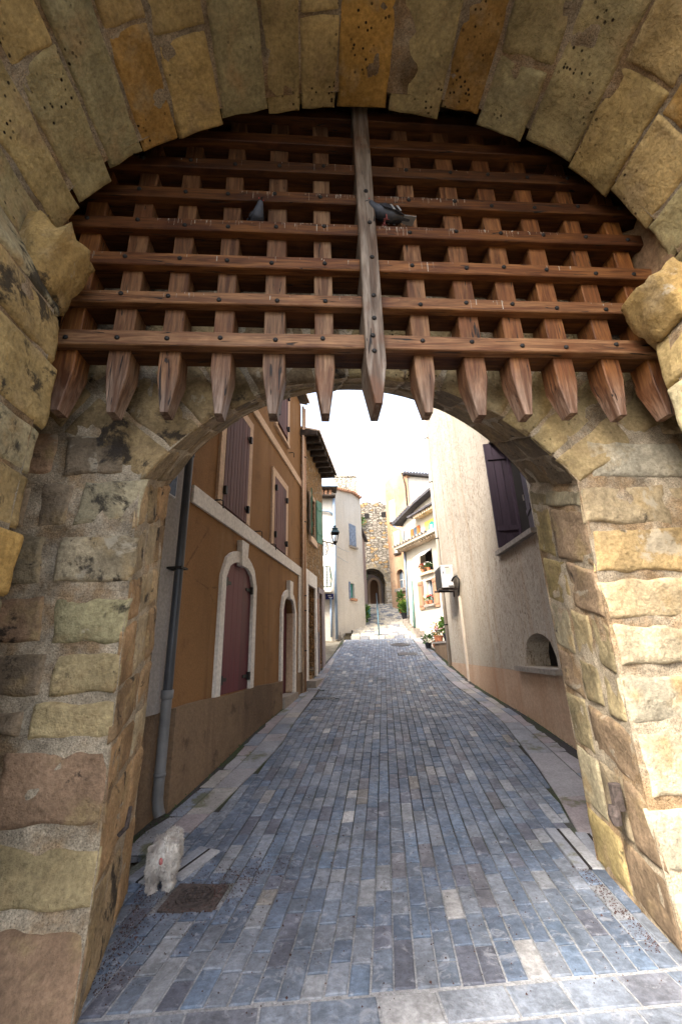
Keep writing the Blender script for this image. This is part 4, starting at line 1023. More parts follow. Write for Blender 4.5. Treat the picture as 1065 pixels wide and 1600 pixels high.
m = MB(); RWL.box(m, U0_ - .05, U0_ - .001, 2.99, 3.26, .17, .29); ob('valve_cover', m, M['ac_white'], ac)
m = MB(); RWL.box(m, U0_ - .005, U0_ - .001, 3.28, 3.45, .18, .33); ob('service_panel', m, M['cream_pipe'], ac)
m = MB(); RWL.box(m, U0_ - .006, U0_ - .001, 3.455, 3.472, .22, .33); RWL.box(m, U0_ - .006, U0_ - .001, 3.30, 3.36, .375, .395); ob('badge', m, M['black_rubber'], ac)
m = MB()
for u in (U0_ + .1, U1_ - .12):
    RWL.box(m, u, u + .045, 2.90, 2.948, -.0, .52); RWL.box(m, u, u + .045, 2.78, 2.90, .001, .03)
ob('bracket', m, M['rust'], ac)
m = MB(); m.tube([RWL.p(U0_ - .04, 3.10, .20), RWL.p(U0_ - .12, 3.17, .17), RWL.p(U0_ - .2, 3.2, .10), RWL.p(U0_ - .22, 3.1, .06), RWL.p(U0_ - .1, 2.9, .05), RWL.p(7.06, 2.72, .045)], .022, 8); ob('insulated_pipe', m, M['black_rubber'], ac, smooth=True)

# ------------------------------------------------------------------ steps up to the far gate tower
ST_Y0, ST_Y1, NST = 18.6, 29.0, 16
def stx(Y, s): t = (Y - ST_Y0) / (ST_Y1 - ST_Y0); return lerp(lerp(1.55, 3.35, t), lerp(4.8, 5.75, t), s)
steps = tag(bpy.data.objects.new('steps', None), kind='structure'); col.objects.link(steps)
dy, dz = (ST_Y1 - ST_Y0) / NST, (4.42 - 1.96) / NST
SCOL = [(.58, .54, .46), (.50, .47, .42), (.64, .59, .49), (.30, .30, .31), (.60, .55, .46), (.42, .39, .34), (.24, .25, .28)]
for k in range(NST):
    ya, yb_ = ST_Y0 + k * dy, ST_Y0 + (k + 1) * dy; z = 1.96 + (k + 1) * dz - dz * .35; m = MB()
    n = 9; cutx = [0] + sorted(random.uniform(.06, .94) for _ in range(n - 1)) + [1]; cutx = [lerp(c, q / n, .7) for q, c in enumerate(cutx)]
    for half in range(2):
        y0_, y1_ = ya + half * dy / 2, ya + (half + 1) * dy / 2
        off = .5 / n if half else 0
        for q in range(n):
            s0, s1 = min(1, cutx[q] + off * (q > 0)), min(1, cutx[q + 1] + off * (q < n - 1))
            c = random.choice(SCOL); zt = z + random.uniform(-.008, .008) + half * dz * .5
            P = [(stx(y0_, s0) + .018, y0_ + .012), (stx(y0_, s1) - .018, y0_ + .012), (stx(y1_, s1) - .018, y1_ - .012), (stx(y1_, s0) + .018, y1_ - .012)]
            m.hexa([(x, y, z - dz * 1.2) for x, y in P] + [(x, y, zt) for x, y in P], c)
    ob('step', m, M['step'], steps, fixn=True)
m = MB(); m.grid(lambda u, v: (stx(v, u), v, 1.96 + (v - ST_Y0) / dy * dz - .12), np.linspace(-.02, 1.02, 6), np.linspace(ST_Y0 - .1, ST_Y1, 20)); ob('step_bed', m, M['earth'], steps)
m = MB(); m.box((4.2, 32.5, 4.2), (5, 7, .4)); tag(ob('passage_floor', m, M['sill']), kind='structure')
# dark planted strip and small risers along the left side, kerb steps along the right
m = MB(); 
for k in range(NST):
    y = ST_Y0 + k * dy; z = 1.96 + k * dz; m.hexa([(stx(y, -.09), y, z - .3), (stx(y, 0) - .02, y, z - .3), (stx(y + dy, 0) - .02, y + dy, z - .3), (stx(y + dy, -.09), y + dy, z - .3), (stx(y, -.09), y, z + .1), (stx(y, 0) - .02, y, z + .1), (stx(y + dy, 0) - .02, y + dy, z + .1), (stx(y + dy, -.09), y + dy, z + .1)])
ob('earth_strip', m, plain('damp_earth', (.05, .04, .025), .95, 0, .4, 20, .01), steps)
sl_ = thing('side_steps', (1.5, 19.4, 2.0), 'small grey stone side steps climbing beside the white house', 'steps')
for k in range(7):
    y = ST_Y0 + .15 + k * .36; m = MB(); m.bev((stx(y, -.19) - .02 + .02 * k, y + .2, 2.02 + k * .145), (.36, .42, .22), .015, R(-20)); ob('step', m, M['sill'], sl_)
sr_ = thing('side_steps', (4.55, 19.2, 2.0), 'grey stone side steps beside the cream house downpipe', 'steps')
for k in range(7):
    y = 18.5 + k * .36; m = MB(); m.bev((4.62 - .0 * k, y + .2, 1.99 + k * .13), (.5, .42, .2), .015, R(12)); ob('step', m, M['sill'], sr_)
# hand rail
hr = thing('handrail', (2.85, 18.9, 1.98), 'slate blue steel handrail up the middle of the steps', 'handrail')
P0, P1 = Vector((2.82, 18.85, 2.0)), Vector((4.05, 27.2, 4.0))
m = MB(); m.tube([P0 + Vector((0, 0, .95)), P1 + Vector((0, 0, .95))], .032, 8); ob('top_rail', m, M['rail_paint'], hr, smooth=True)
for k in range(5): p = P0.lerp(P1, k / 4); m = MB(); m.tube([p + Vector((0, 0, -.1)), p + Vector((0, 0, .95))], .032, 8); ob('post', m, M['rail_paint'], hr, smooth=True)

# ------------------------------------------------------------------ white house at the end, left
WHF = Wall((-3.5, 18.75), R(90), 1)                       # front, faces the street
cx_ = .90
WHS = Wall((cx_, 18.75), R(35), 1)                        # flank along the steps
wh = thing('white_house', (.4, 18.8, 1.9), 'white rendered house with iron balcony left of the steps', 'house')
m = MB(); WHF.face(m, 0, 4.40, 1.5, 8.5); WHS.face(m, 0, 2.85, 1.5, 9.0, [(1.40, 1.86, 3.86, 4.56)], .2)
WHF.box(m, 0, 4.3, 1.5, 8.5, -4, -.05)
ob('wall', m, M['whitehouse'], wh)
m = MB(); WHF.strip(m, [(0, 8.9), (4.4, 8.9)], [(0, 8.5), (4.4, 8.5)], -.1, -.02); WHS.prism(m, [(0, 8.8), (0, 8.95), (.8, 9.22), (1.7, 9.33), (2.5, 9.36), (2.85, 9.3), (2.85, 8.9)], -.3, -.002); ob('upper_wall', m, M['whitehouse'], wh)
m = MB(); WHF.box(m, 0, 4.62, 8.78, 8.86, -.2, .5); WHF.box(m, 0, 4.55, 8.44, 8.5, 0, .42)
rf = ob('eave', m, M['eave_wood'], wh)
for k in range(22): m = MB(); WHF.box(m, k * .2 + .04, k * .2 + .17, 8.52, 8.76, .30, .33 + .02 * (k % 2)); ob('eave_tile', m, M['tile'], rf)
m = MB(); WHF.box(m, 0, 4.66, 8.84, 8.93, .5, .6); ob('gutter', m, M['zinc'], rf)
for k in range(15):
    u = k * .2 - .1; z = lerp(8.98, 9.36, min(1, u / 2.0)) if u < 2 else lerp(9.36, 9.28, (u - 2) / .8)
    m = MB(); m.tube([WHS.p(u, z, .14), WHS.p(u, z + .12, -.5)], .085, 8); ob('tile', m, M['tile'], wh)
m = MB(); m.tube([(cx_ + .07, 18.62, 8.4), (cx_ + .06, 18.62, 1.95)], .065, 10); m.tube([(cx_ + .07, 18.62, 7.55), (cx_ - .15, 18.64, 7.75), (cx_ - 1.3, 18.64, 7.95)], .05, 8); ob('downpipe', m, M['zinc'], wh, smooth=True)
m = MB(); m.tube([(.73, 18.66, 3.7), (.73, 18.66, 2.05)], .045, 8); ob('thin_pipe', m, M['zinc'], wh, smooth=True)
# balcony
m = MB(); WHF.box(m, 2.6, 4.26, 3.92, 4.10, 0, .62); bal = ob('balcony_slab', m, M['whitehouse'], wh)
m = MB()
for z in (5.02, 4.14): m.tube([WHF.p(2.6, z, .6), WHF.p(4.22, z, .6)], .016, 6); m.tube([WHF.p(4.22, z, .6), WHF.p(4.22, z, .0)], .016, 6)
for k in range(12): m.tube([WHF.p(2.6 + k * .147, 4.1, .6), WHF.p(2.6 + k * .147, 5.02, .6)], .012, 5)
for k in range(4): m.tube([WHF.p(4.22, 4.1, .15 * k), WHF.p(4.23 + .07 * math.sin(2), 4.5, .15 * k), WHF.p(4.22, 5.02, .15 * k)], .012, 5)
for k in range(6): m.tube([WHF.p(2.6, 4.3 + k * .12, .61), WHF.p(4.22, 4.3 + k * .12, .61)], .008, 4)
ob('balcony_railing', m, M['dark_green'], bal)
m = MB(); WHF.box(m, 3.2, 4.05, 4.1, 6.2, .001, .03); ob('balcony_door', m, M['grey_white'], wh, (1, 1, 1))
# blue shutter, green window
m = MB(); WHS.box(m, 1.52, 2.12, 6.42, 7.55, .002, .05); bs = ob('shutter', m, M['blue_paint'], wh)
for k in range(5): q = MB(); WHS.box(q, 1.54 + k * .115, 1.64 + k * .115, 6.46, 7.5, .05, .066 + .004 * (k % 2)); ob('plank', q, M['blue_paint'], bs)
m = MB(); WHS.box(m, 1.45, 2.2, 6.33, 6.41, 0, .12); ob('window_sill', m, M['sill'], wh)
m = MB(); WHS.box(m, 1.41, 1.85, 3.87, 4.55, -.19, -.12); gw = ob('window', m, M['teal'], wh)
m = MB(); WHS.box(m, 1.61, 1.65, 3.88, 4.54, -.118, -.09); ob('glazing_bar', m, M['teal'], gw)
m = MB(); WHS.box(m, 1.30, 1.40, 3.80, 4.6, .002, .05); ob('shutter', m, M['blue_paint'], wh); m = MB(); WHS.box(m, 1.38, 1.94, 3.72, 3.84, 0, .10); ob('window_sill', m, M['tile'], wh)
m = MB(); WHF.box(m, 4.42 - .05, 4.42 + .3, 1.6, 2.2, .01, .02) if False else None
# blue street sign under the balcony
m = MB(); WHF.box(m, 4.0, 4.36, 3.66, 3.90, .03, .05); ss = ob('street_sign', m, M['sign_blue'], None); tag(ss, 'dark blue enamel street sign under the white house balcony', 'sign')
m = MB(); WHF.box(m, 4.11, 4.25, 3.80, 3.84, .0505, .053); WHF.box(m, 4.15, 4.31, 3.72, 3.76, .0505, .053); ob('sign_lettering', m, M['sign_white'], ss)
# grey house wall behind the white one, and ruined pale tower above it
gh = thing('grey_house', (3.0, 25, 3), 'grey-brown rendered wall rising behind the white house by the tower', 'house')
GW = Wall((2.05, 20.95), R(13), 1)
m = MB(); GW.face(m, 0, 6.0, 2, 8.3); GW.mass(m, 0, 6.0, 2, 8.3, 3); ob('wall', m, M['grey_render'], gh)
m = MB(); GW.box(m, -.05, 6, 8.3, 8.45, -3, .2); ob('roof', m, M['tile_dark'], gh)
rt = thing('ruined_tower', (2.0, 24.5, 3), 'pale square stone tower top rising behind the white house roof', 'tower')
m = MB(); m.box((2.03, 25, 7.0), (1.42, 1.6, 9.85)); ob('wall', m, M['tower_pale'], rt)
for k in range(5): m = MB(); m.bev((1.45 + k * .28, 24.25, 11.95 + .01 * (k % 2)), (.26, .2, .10), .02); ob('coping', m, M['tower_pale'], rt)

# ------------------------------------------------------------------ far gate tower
tw = thing('gate_tower', (4.3, 29.5, 4.4), 'rubble stone gate tower with dark arched passage at the top of the steps', 'tower')
TWF = Wall((.8, 29.0), R(90), 1)
def twu(x): return x - .8
OX0, OX1, OZ = 3.12, 5.02, 5.95
m = MB()
top = [(x, 11.75 + .18 * nz(x * 2.1, 3, 1) + .09 * nz(x * 7, 1, 1) + (.15 if 3.6 < x < 5 else 0)) for x in np.linspace(.8, 7.2, 50)]
for side in ((.8, OX0), (OX1, 7.2)): m.add([(side[0], 29, 3.6), (side[1], 29, 3.6), (side[1], 29, OZ), (side[0], 29, OZ)], [(0, 1, 2, 3)])
A_ = [(lerp(OX0, OX1, k / 16), OZ + .98 * math.sqrt(max(0, 1 - (k / 8 - 1) ** 2))) for k in range(17)]
bot = [(x, OZ) for x in np.linspace(.8, OX0, 12)] + A_[1:-1] + [(x, OZ) for x in np.linspace(OX1, 7.2, 12)]
tp = [(x, float(np.interp(x, [t[0] for t in top], [t[1] for t in top]))) for x, z in bot]
n = len(bot); m.add([(x, 29, z) for x, z in bot] + [(x, 29, z) for x, z in tp], [(i, i + 1, n + i + 1, n + i) for i in range(n - 1)])
m.add([(x, 29, z) for x, z in top] + [(x, 31.5, z) for x, z in top], [(i, i + 1, 50 + i + 1, 50 + i) for i in range(49)])
inn = [(OX0, 4.2), (OX0, OZ)] + A_[1:-1] + [(OX1, OZ), (OX1, 4.2)]; k_ = len(inn)
m.add([(x, 29, z) for x, z in inn] + [(x + .2 * (1 if x > 4 else 0), 31.5, z) for x, z in inn], [(i, i + 1, k_ + i + 1, k_ + i) for i in range(k_ - 1)])
for x in (.8, 7.2): m.add([(x, 29, 3.6), (x, 31.5, 3.6), (x, 31.5, 11.7), (x, 29, 11.7)], [(0, 1, 2, 3)])
m.add([(.8, 31.5, 3.6), (OX0, 31.5, 3.6), (OX0, 31.5, 11.7), (.8, 31.5, 11.7)], [(0, 1, 2, 3)]); m.add([(5.2, 31.5, 3.6), (7.2, 31.5, 3.6), (7.2, 31.5, 11.7), (5.2, 31.5, 11.7)], [(0, 1, 2, 3)]); m.add([(OX0, 31.5, 7), (5.2, 31.5, 7), (5.2, 31.5, 11.7), (OX0, 31.5, 11.7)], [(0, 1, 2, 3)])
ob('wall', m, M['tower'], tw, fixn=False)
for k in range(13):     # arch stones
    t0, t1 = k / 13 * math.pi, (k + 1) / 13 * math.pi; cx0 = (OX0 + OX1) / 2; q = MB()
    pts = []
    for (t, r) in ((t0 + .012, 0), (t1 - .012, 0), (t1 - .012, .34), (t0 + .012, .34)): pts.append((twu(cx0 - ((OX1 - OX0) / 2 + r) * math.cos(t)), OZ + (.98 + r) * math.sin(t)))
    TWF.prism(q, pts, .0, .05 + random.uniform(0, .02)); kk = random.uniform(.8, 1.2); ob('arch_stone', q, M['stone'], tw, (.25 * kk, .215 * kk, .16 * kk))
for (x, z) in ((3.75, 10.65), (5.0, 10.75)):
    m = MB(); TWF.box(m, twu(x), twu(x) + .35, z, z + .38, .003, .02); ob('putlog_hole', m, M['dark'], tw)
for k in range(9):      # pale quoins at the right jamb
    m = MB(); TWF.box(m, twu(5.06), twu(5.4 + .1 * (k % 2)), 4.35 + k * .235, 4.56 + k * .235, .001, .05); kk = random.uniform(.85, 1.1); ob('quoin', m, M['stone_clean'], tw, (.46 * kk, .42 * kk, .35 * kk))
# house seen through the passage
ph = thing('passage_house', (4.4, 33, 4.4), 'house with pale arched doorway seen through the dark tower passage', 'house')
PWL = Wall((2.0, 32.6), R(90), 1)
m = MB(); PWL.face(m, 1.55, 4.6, 3.8, 9, [(2.35, 3.05, 4.3, 6.7)], .3); PWL.mass(m, 1.55, 4.6, 3.8, 9, 2); ob('wall', m, M['grey_render'], ph)
m = MB(); PWL.face(m, -1.5, 1.55, 3.8, 9.0); ob('cream_wall', m, M['cream'], ph)
m = MB(); PWL.strip(m, [(2.18, 4.3)] + arc(2.18, 3.22, 6.25, .62) + [(3.22, 4.3)], [(2.36, 4.3)] + arc(2.36, 3.04, 6.25, .45) + [(3.04, 4.3)], .0, .06); ob('door_surround', m, M['white_peach'], ph)
m = MB(); PWL.box(m, 2.36, 3.04, 4.3, 6.68, -.28, -.2); ob('door', m, M['oak_brown'], ph, (.8, .7, .65))
# ------------------------------------------------------------------ peach house, right of the tower
PA = Vector((6.17, 25.0)); PB = Vector((5.0, 27.0)); pa_ = math.atan2(PB.x - PA.x, PB.y - PA.y)
PH = Wall((PA.x, PA.y), pa_, -1)
pe = thing('peach_house', PH.p(1.1, 3.9), 'tall weathered peach house with pale shutters beside the gate tower', 'house')
m = MB(); PH.face(m, 0, 2.30, 3.0, 12.25, [(1.02, 1.68, 5.1, 6.35)], .25); PH.prism(m, [(0, 12.25), (2.3, 12.25), (2.28, 12.5), (1.86, 12.78), (1.2, 12.72), (.5, 12.78), (0, 12.6)], -.3, 0); ob('wall', m, M['peach'], pe)
m = MB(); PH.strip(m, [(u, 6.35) for u, z in arc(1.02, 1.68, 6.05, .27)], arc(1.02, 1.68, 6.05, .27), -.24, 0); ob('window_arch', m, M['peach'], pe)
m = MB(); PH.box(m, 1.02, 1.68, 5.1, 6.35, -.27, -.24); wq = ob('window', m, M['glass'], pe); m = MB(); PH.box(m, 1.32, 1.37, 5.1, 6.3, -.24, -.2); PH.box(m, 1.03, 1.67, 5.65, 5.7, -.238, -.205); ob('window_frame', m, M['grey_white'], wq, (1, 1, 1))
m = MB(); PH.box(m, .95, 1.75, 4.9, 5.1, 0, .22); ob('window_sill', m, M['sill'], pe)
for (u0, u1, z0, z1) in ((1.32, 1.86, 9.6, 11.1), (1.13, 1.66, 7.42, 8.85)):
    sq = shutter(PH, u0, u1, z0, z1, .03, M['grey_white'], 4, pe); m = MB(); PH.box(m, u0 - .05, u1 + .05, z0 - .12, z0 - .01, 0, .12); ob('window_sill', m, M['eave_wood'], pe)
m = MB(); m.tube([PH.p(.1, 12.5, .3), PH.p(.12, 11.6, .08), PH.p(.12, 4.0, .08)], .045, 8); ob('downpipe', m, M['eave_wood'], pe)
for (u, z) in ((2.0, 11.9), (1.5, 11.95), (.8, 11.7), (.9, 11.2), (1.75, 9.0), (.6, 8.6), (.35, 9.9), (2.1, 6.2), (1.9, 5.6)):
    q = MB(); PH.box(q, u, u + random.uniform(.1, .2), z, z + random.uniform(.06, .14), .002, .012); ob('exposed_stone', q, M['stone'], pe, (.3, .22, .15))
# white gable house beside it (end wall faces the street)
WG = Wall((6.12, 25.15), R(90), 1)
gb = thing('white_gable_house', (8, 25.3, 3.9), 'white house wall with grey tiled edge between peach house and beige house', 'house')
m = MB(); WG.face(m, 0, 6, 2.5, 12.0); WG.prism(m, [(0, 12.0), (6, 12.0), (6, 11.95), (1.6, 12.22), (0, 12.36)], -.3, -.001); WG.box(m, .05, 6, 2.5, 12, -5, -.05); ob('wall', m, M['whitehouse'], gb)
m = MB(); WG.prism(m, [(-.15, 12.40), (-.15, 12.5), (1.6, 12.36), (6, 12.1), (6, 11.98), (1.6, 12.24)], -4, .3)
rg = ob('roof', m, M['tile_dark'], gb)
for k in range(14): u = -.1 + k * .2; q = MB(); q.tube([WG.p(u, 12.5 - .07 * u, .34), WG.p(u, 12.6 - .07 * u, -1)], .08, 8); ob('tile', q, M['tile_dark'], rg)
# ------------------------------------------------------------------ cream house
CH = Wall((4.51, 20.0), R(-17.4) + math.pi, 1)
CHa = R(-17.4) + math.pi; CH.n = (-math.cos(CHa) * -1, 0); 
CH.n = (-abs(math.cos(R(17.4))), -abs(math.sin(R(17.4))))
ch = thing('cream_house', CH.p(1.6, 2.2), 'small cream house with balcony, brown shutters and flowers right of the steps', 'house')
m = MB(); CH.face(m, 0, 4.5, 1.0, 7.4, [(1.36, 2.36, 4.72, 5.72), (1.62, 2.2, 3.3, 4.36)], .3); CH.box(m, 0, 4.5, 1.0, 7.4, -4, -.5); m.add([CH.p(0, 1), CH.p(0, 7.4), CH.p(0, 7.4, -.6), CH.p(0, 1, -.6)], [(0, 1, 2, 3)]); ob('wall', m, M['cream'], ch)
m = MB(); CH.box(m, -.1, 4.5, 6.13, 6.27, 0, .55); bs_ = ob('balcony_slab', m, M['cream'], ch)
for k in range(22): q = MB(); q.tube([CH.p(-.05 + k * .14, 6.28, .5), CH.p(-.05 + k * .14, 6.28, .62)], .055, 7); ob('edge_tile', q, M['tile_dark'] if k % 2 else M['tile_pale'], bs_)
for k in range(20): q = MB(); CH.box(q, .0 + k * .2, .08 + k * .2, 6.02, 6.13, 0, .42); ob('joist', q, M['tile_pale'], bs_)
m = MB(); CH.box(m, 2.02, 4.5, 6.3, 6.98, .002, .02); ob('yellow_panel', m, M['yellow'], ch)
m = MB(); m.lathe((0, 0, 0), [(.24, 0), (.24, .03), (.2, .04)], 18); rotp = math.atan2(CH.n[0], -CH.n[1])
pc_ = Vector(CH.p(2.60, 6.62, .022)); mm_ = Matrix.Rotation(rotp, 3, 'Z') @ Matrix.Rotation(R(90), 3, 'X'); m.v = [tuple(mm_ @ Vector(v) + pc_) for v in m.v]; pl = ob('wall_plaque', m, M['teal'], ch)
m = MB(); m.lathe((0, 0, .041), [(.10, 0), (.10, .012), (.07, .02)], 12); m.v = [tuple(mm_ @ Vector(v) + pc_) for v in m.v]; ob('plaque_motif', m, M['flower_white'], pl)
for u in (.78, 1.38): shutter(CH, u, u + .24, 6.30, 6.98, .03, M['orange_wood'], 2, ch)
m = MB(); CH.box(m, 1.03, 1.37, 6.3, 6.98, .004, .02); ob('balcony_door', m, M['glass'], ch)
m = MB(); CH.box(m, 1.3, 4.4, 7.36, 7.44, 0, .5); ob('canopy', m, M['tile_dark'], ch)
for k in range(14): q = MB(); CH.box(q, 1.75 + k * .18, 1.84 + k * .18, 7.22, 7.36, .0, .42); ob('canopy_bracket', q, M['tile_pale'], ch)
m = MB(); CH.prism(m, [(.0, 7.4), (4.5, 7.4), (4.5, 8.3), (1.7, 8.05), (0, 7.5)], -3, -.05); ob('gable_wall', m, M['cream'], ch)
m = MB(); CH.prism(m, [(-.45, 7.50), (-.42, 7.62), (1.65, 8.06), (4.5, 8.4), (4.5, 8.28), (1.68, 7.94)], -3, .35); rc = ob('roof', m, M['tile_dark'], ch)
for k in range(12): u = -.4 + k * .18; q = MB(); q.tube([CH.p(u, 7.64 + .21 * (u + .4), .37), CH.p(u, 7.66 + .21 * (u + .4), -.6)], .07, 7); ob('tile', q, M['tile_dark'] if k < 10 else M['tile_pale'], rc)
m = MB(); CH.box(m, 1.36, 2.36, 4.72, 5.72, -.32, -.28); ob('window', m, M['dark'], ch)
m = MB(); CH.prism(m, [(1.4, 5.72), (2.34, 5.72), (2.34, 5.66), (1.4, 5.66)], 0, .02); m.hexa([CH.p(1.40, 5.66, .02), CH.p(2.34, 5.66, .02), CH.p(2.34, 5.38, .42), CH.p(1.40, 5.38, .42), CH.p(1.40, 5.68, .02), CH.p(2.34, 5.68, .02), CH.p(2.34, 5.40, .42), CH.p(1.40, 5.40, .42)]); ob('awning', m, M['grey_white'], ch, (1, 1, 1))
m = MB(); CH.box(m, 1.3, 2.42, 4.60, 4.71, -.2, .16); ob('window_sill', m, M['tile_pale'], ch)
m = MB(); CH.box(m, 1.62, 2.2, 3.3, 4.36, -.3, -.22); cw = ob('window', m, M['glass'], ch); m = MB(); CH.box(m, 1.63, 1.70, 3.3, 4.36, -.21, -.15); CH.box(m, 1.9, 1.96, 3.3, 4.36, -.21, -.15); ob('window_frame', m, M['grey_white'], cw, (1, 1, 1))
for u0, u1 in ((1.02, 1.44), (2.22, 2.62)):
    sq = shutter(CH, u0, u1, 3.12, 4.38, .03, M['oak_brown'], 3, ch)
    for z in (3.25, 4.2): m = MB(); CH.box(m, u0 + .02, u1 - .02, z, z + .08, .061, .08); ob('batten', m, M['oak_brown'], sq, (.8, .8, .8))
m = MB(); CH.box(m, 1.5, 2.3, 3.2, 3.29, -.2, .14); ob('window_sill', m, M['sill'], ch)
m = MB(); m.tube([CH.p(.47, 4.55, .07), CH.p(.46, 2.4, .07)], .06, 9); ob('downpipe', m, M['zinc_green'], ch, smooth=True)
m = MB(); m.tube([CH.p(-.42, 7.5, .3), CH.p(-.2, 7.3, .2), CH.p(.1, 7.15, .08), CH.p(.12, 6.3, .08)], .045, 8); m.tube([CH.p(.10, 6.1, .08), CH.p(-.02, 3.0, .08)], .05, 8); ob('upper_downpipe', m, M['zinc'], ch, smooth=True)

# ------------------------------------------------------------------ planter wall and the courtyard step
pw = thing('planter_wall', (4.2, 13.6, 1.1), 'low rendered planter wall beyond the beige house corner', 'wall')
m = MB(); P = [(3.93, 12.75), (5.2, 12.75), (5.2, 15.6), (4.06, 14.6)]
m.hexa([(x, y, .7) for x, y in P] + [(x, y, 1.62) for x, y in P]); ob('wall', m, M['plinth'], pw)
m = MB(); P = [(3.90, 12.72), (5.2, 12.72), (5.2, 15.7), (4.02, 14.7)]; m.hexa([(x, y, 1.62) for x, y in P] + [(x, y, 1.68) for x, y in P]); ob('coping', m, M['sill'], pw)
m = MB(); P = [(4.15, 14.6), (5.6, 14.6), (5.4, 18.6), (4.4, 18.6)]; m.hexa([(x, y, 1.0) for x, y in P] + [(x, y, zr(y) + .02) for x, y in P]); tag(ob('courtyard', m, M['sill']), kind='structure')

# ------------------------------------------------------------------ plants
def leaves(mb, c, r, n, size, squash=1.0, up=.3, seedv=0):
    for _ in range(n):
        d = Vector((random.gauss(0, 1), random.gauss(0, 1), random.gauss(0, 1) + up)).normalized(); p = Vector(c) + Vector((d.x * r, d.y * r, d.z * r * squash)) * random.random() ** .5
        a = (d + Vector((random.uniform(-.8, .8), random.uniform(-.8, .8), random.uniform(-.3, .8)))).normalized(); b = a.orthogonal().normalized(); L = size * random.uniform(.6, 1.4); W_ = L * .3
        b = Matrix.Rotation(random.uniform(0, 6.28), 3, a) @ b
        mb.add([p, p + a * L * .5 + b * W_, p + a * L, p + a * L * .5 - b * W_], [(0, 1, 2, 3)])
    return mb
def pot_plant(x, y, z, pr, ph_, potm, leafm, cr, chh, label, n=90, size=.09, flower=None, nf=0, name='potted_plant', group='potted plants'):
    t = thing(name, (x, y, z), label, 'potted plant', group)
    m = MB(); m.lathe((x, y, z), [(pr * .72, 0), (pr, ph_ * .85), (pr * 1.1, ph_ * .85), (pr * 1.1, ph_), (pr * .9, ph_), (pr * .85, ph_ * .9)], 14); ob('pot', m, M[potm], t)
    m = MB()
    for _ in range(5): a = random.uniform(0, 6.28); m.tube([(x, y, z + ph_ * .9), (x + cr * .5 * math.cos(a), y + cr * .5 * math.sin(a), z + ph_ + chh * .7)], .006, 4)
    ob('stem', m, M['leaf_dark'], t)
    m = MB(); leaves(m, (x, y, z + ph_ + chh * .5), cr, n, size, chh / cr * .55); ob('foliage', m, M[leafm], t, fixn=False)
    if flower:
        m = MB()
        for _ in range(nf):
            d = Vector((random.gauss(0, 1), random.gauss(0, 1), abs(random.gauss(0, 1)))).normalized(); p = Vector((x, y, z + ph_ + chh * .5)) + Vector((d.x * cr, d.y * cr, d.z * chh * .55)); m.lathe(p, [(.004, -.01), (.035, .01), (.02, .03), (.004, .03)], 6)
        ob('flowers', m, M[flower], t, kind='stuff')
    return t
pot_plant(4.12, 14.35, 1.68, .12, .2, 'terracotta', 'leaf_orange', .17, .4, 'orange-leaved plant in a terracotta pot on the planter wall', 80, .09)
pot_plant(4.02, 13.75, 1.68, .11, .18, 'terracotta', 'leaf_dark', .15, .25, 'pink flowers in a terracotta pot at the planter wall edge', 70, .07, 'flower_pink', 16)
pot_plant(4.22, 13.6, 1.68, .14, .24, 'black_pot', 'leaf', .2, .5, 'tall bright green plant in a black pot on the planter wall', 150, .13)
pot_plant(4.40, 13.9, 1.68, .13, .3, 'black_pot', 'leaf_dark', .2, .55, 'dark green bush in a black pot behind the blue can', 110, .1)
pot_plant(3.95, 15.0, zr(15) + .05, .12, .2, 'black_pot', 'leaf_dark', .22, .25, 'low dark plant in a black pot at the foot of planter wall', 100, .08, 'flower_white', 14)
pot_plant(4.28, 15.2, zr(15.2) + .05, .13, .22, 'terracotta', 'leaf_dark', .2, .3, 'white flowers in a terracotta pot behind the planter wall end', 80, .08, 'flower_white', 22)
# blue plastic can
bc = thing('water_can', (4.33, 13.2, 1.68), 'blue plastic water can on the planter wall by the beige house', 'water can')
m = MB(); m.bev((4.30, 13.2, 1.86), (.2, .22, .36), .03); m.tube([(4.30, 13.2, 2.03), (4.30, 13.2, 2.09)], [.035, .03], 8); ob('body', m, M['blue_plastic'], bc)
m = MB(); m.tube([(4.24, 13.2, 2.03), (4.25, 13.2, 2.1), (4.35, 13.2, 2.1), (4.37, 13.2, 2.03)], .012, 6); ob('handle', m, M['blue_plastic'], bc)
pot_plant(4.72, 22.2, 2.95, .17, .32, 'black_pot', 'leaf', .24, .5, 'large green plant in a dark pot on the steps by peach house', 220, .16)
pot_plant(4.85, 22.6, 3.2, .22, .3, 'terracotta', 'leaf_yellow', .26, .5, 'pale green plant in a terracotta pot beside the cream house', 120, .13)
pot_plant(4.95, 24.0, 3.4, .16, .25, 'terracotta', 'leaf', .2, .9, 'tall climbing plant in a pot below the peach house window', 160, .16)
# flower pots on the cream house sills (each stands on its sill)
for (u, z, d, fl, lf_, lab) in ((1.56, 4.71, .06, 'flower_red', 'leaf_orange', 'red flowers in a pot on the cream house upper window sill'), (2.05, 4.71, .06, 'flower_white', 'leaf_dark', 'white flowers in a pot on the cream house upper window sill'),
                                (1.66, 3.29, .04, 'flower_white', 'leaf_yellow', 'lime-green plant on the lower window sill of the cream house'), (1.95, 3.29, .04, 'flower_red', 'leaf_dark', 'red flowers on the lower window sill of the cream house')):
    x, y, _ = CH.p(u, z, d); pot_plant(x, y, z, .085, .16, 'terracotta', lf_, .16, .24, lab, 60, .08, fl, 14)
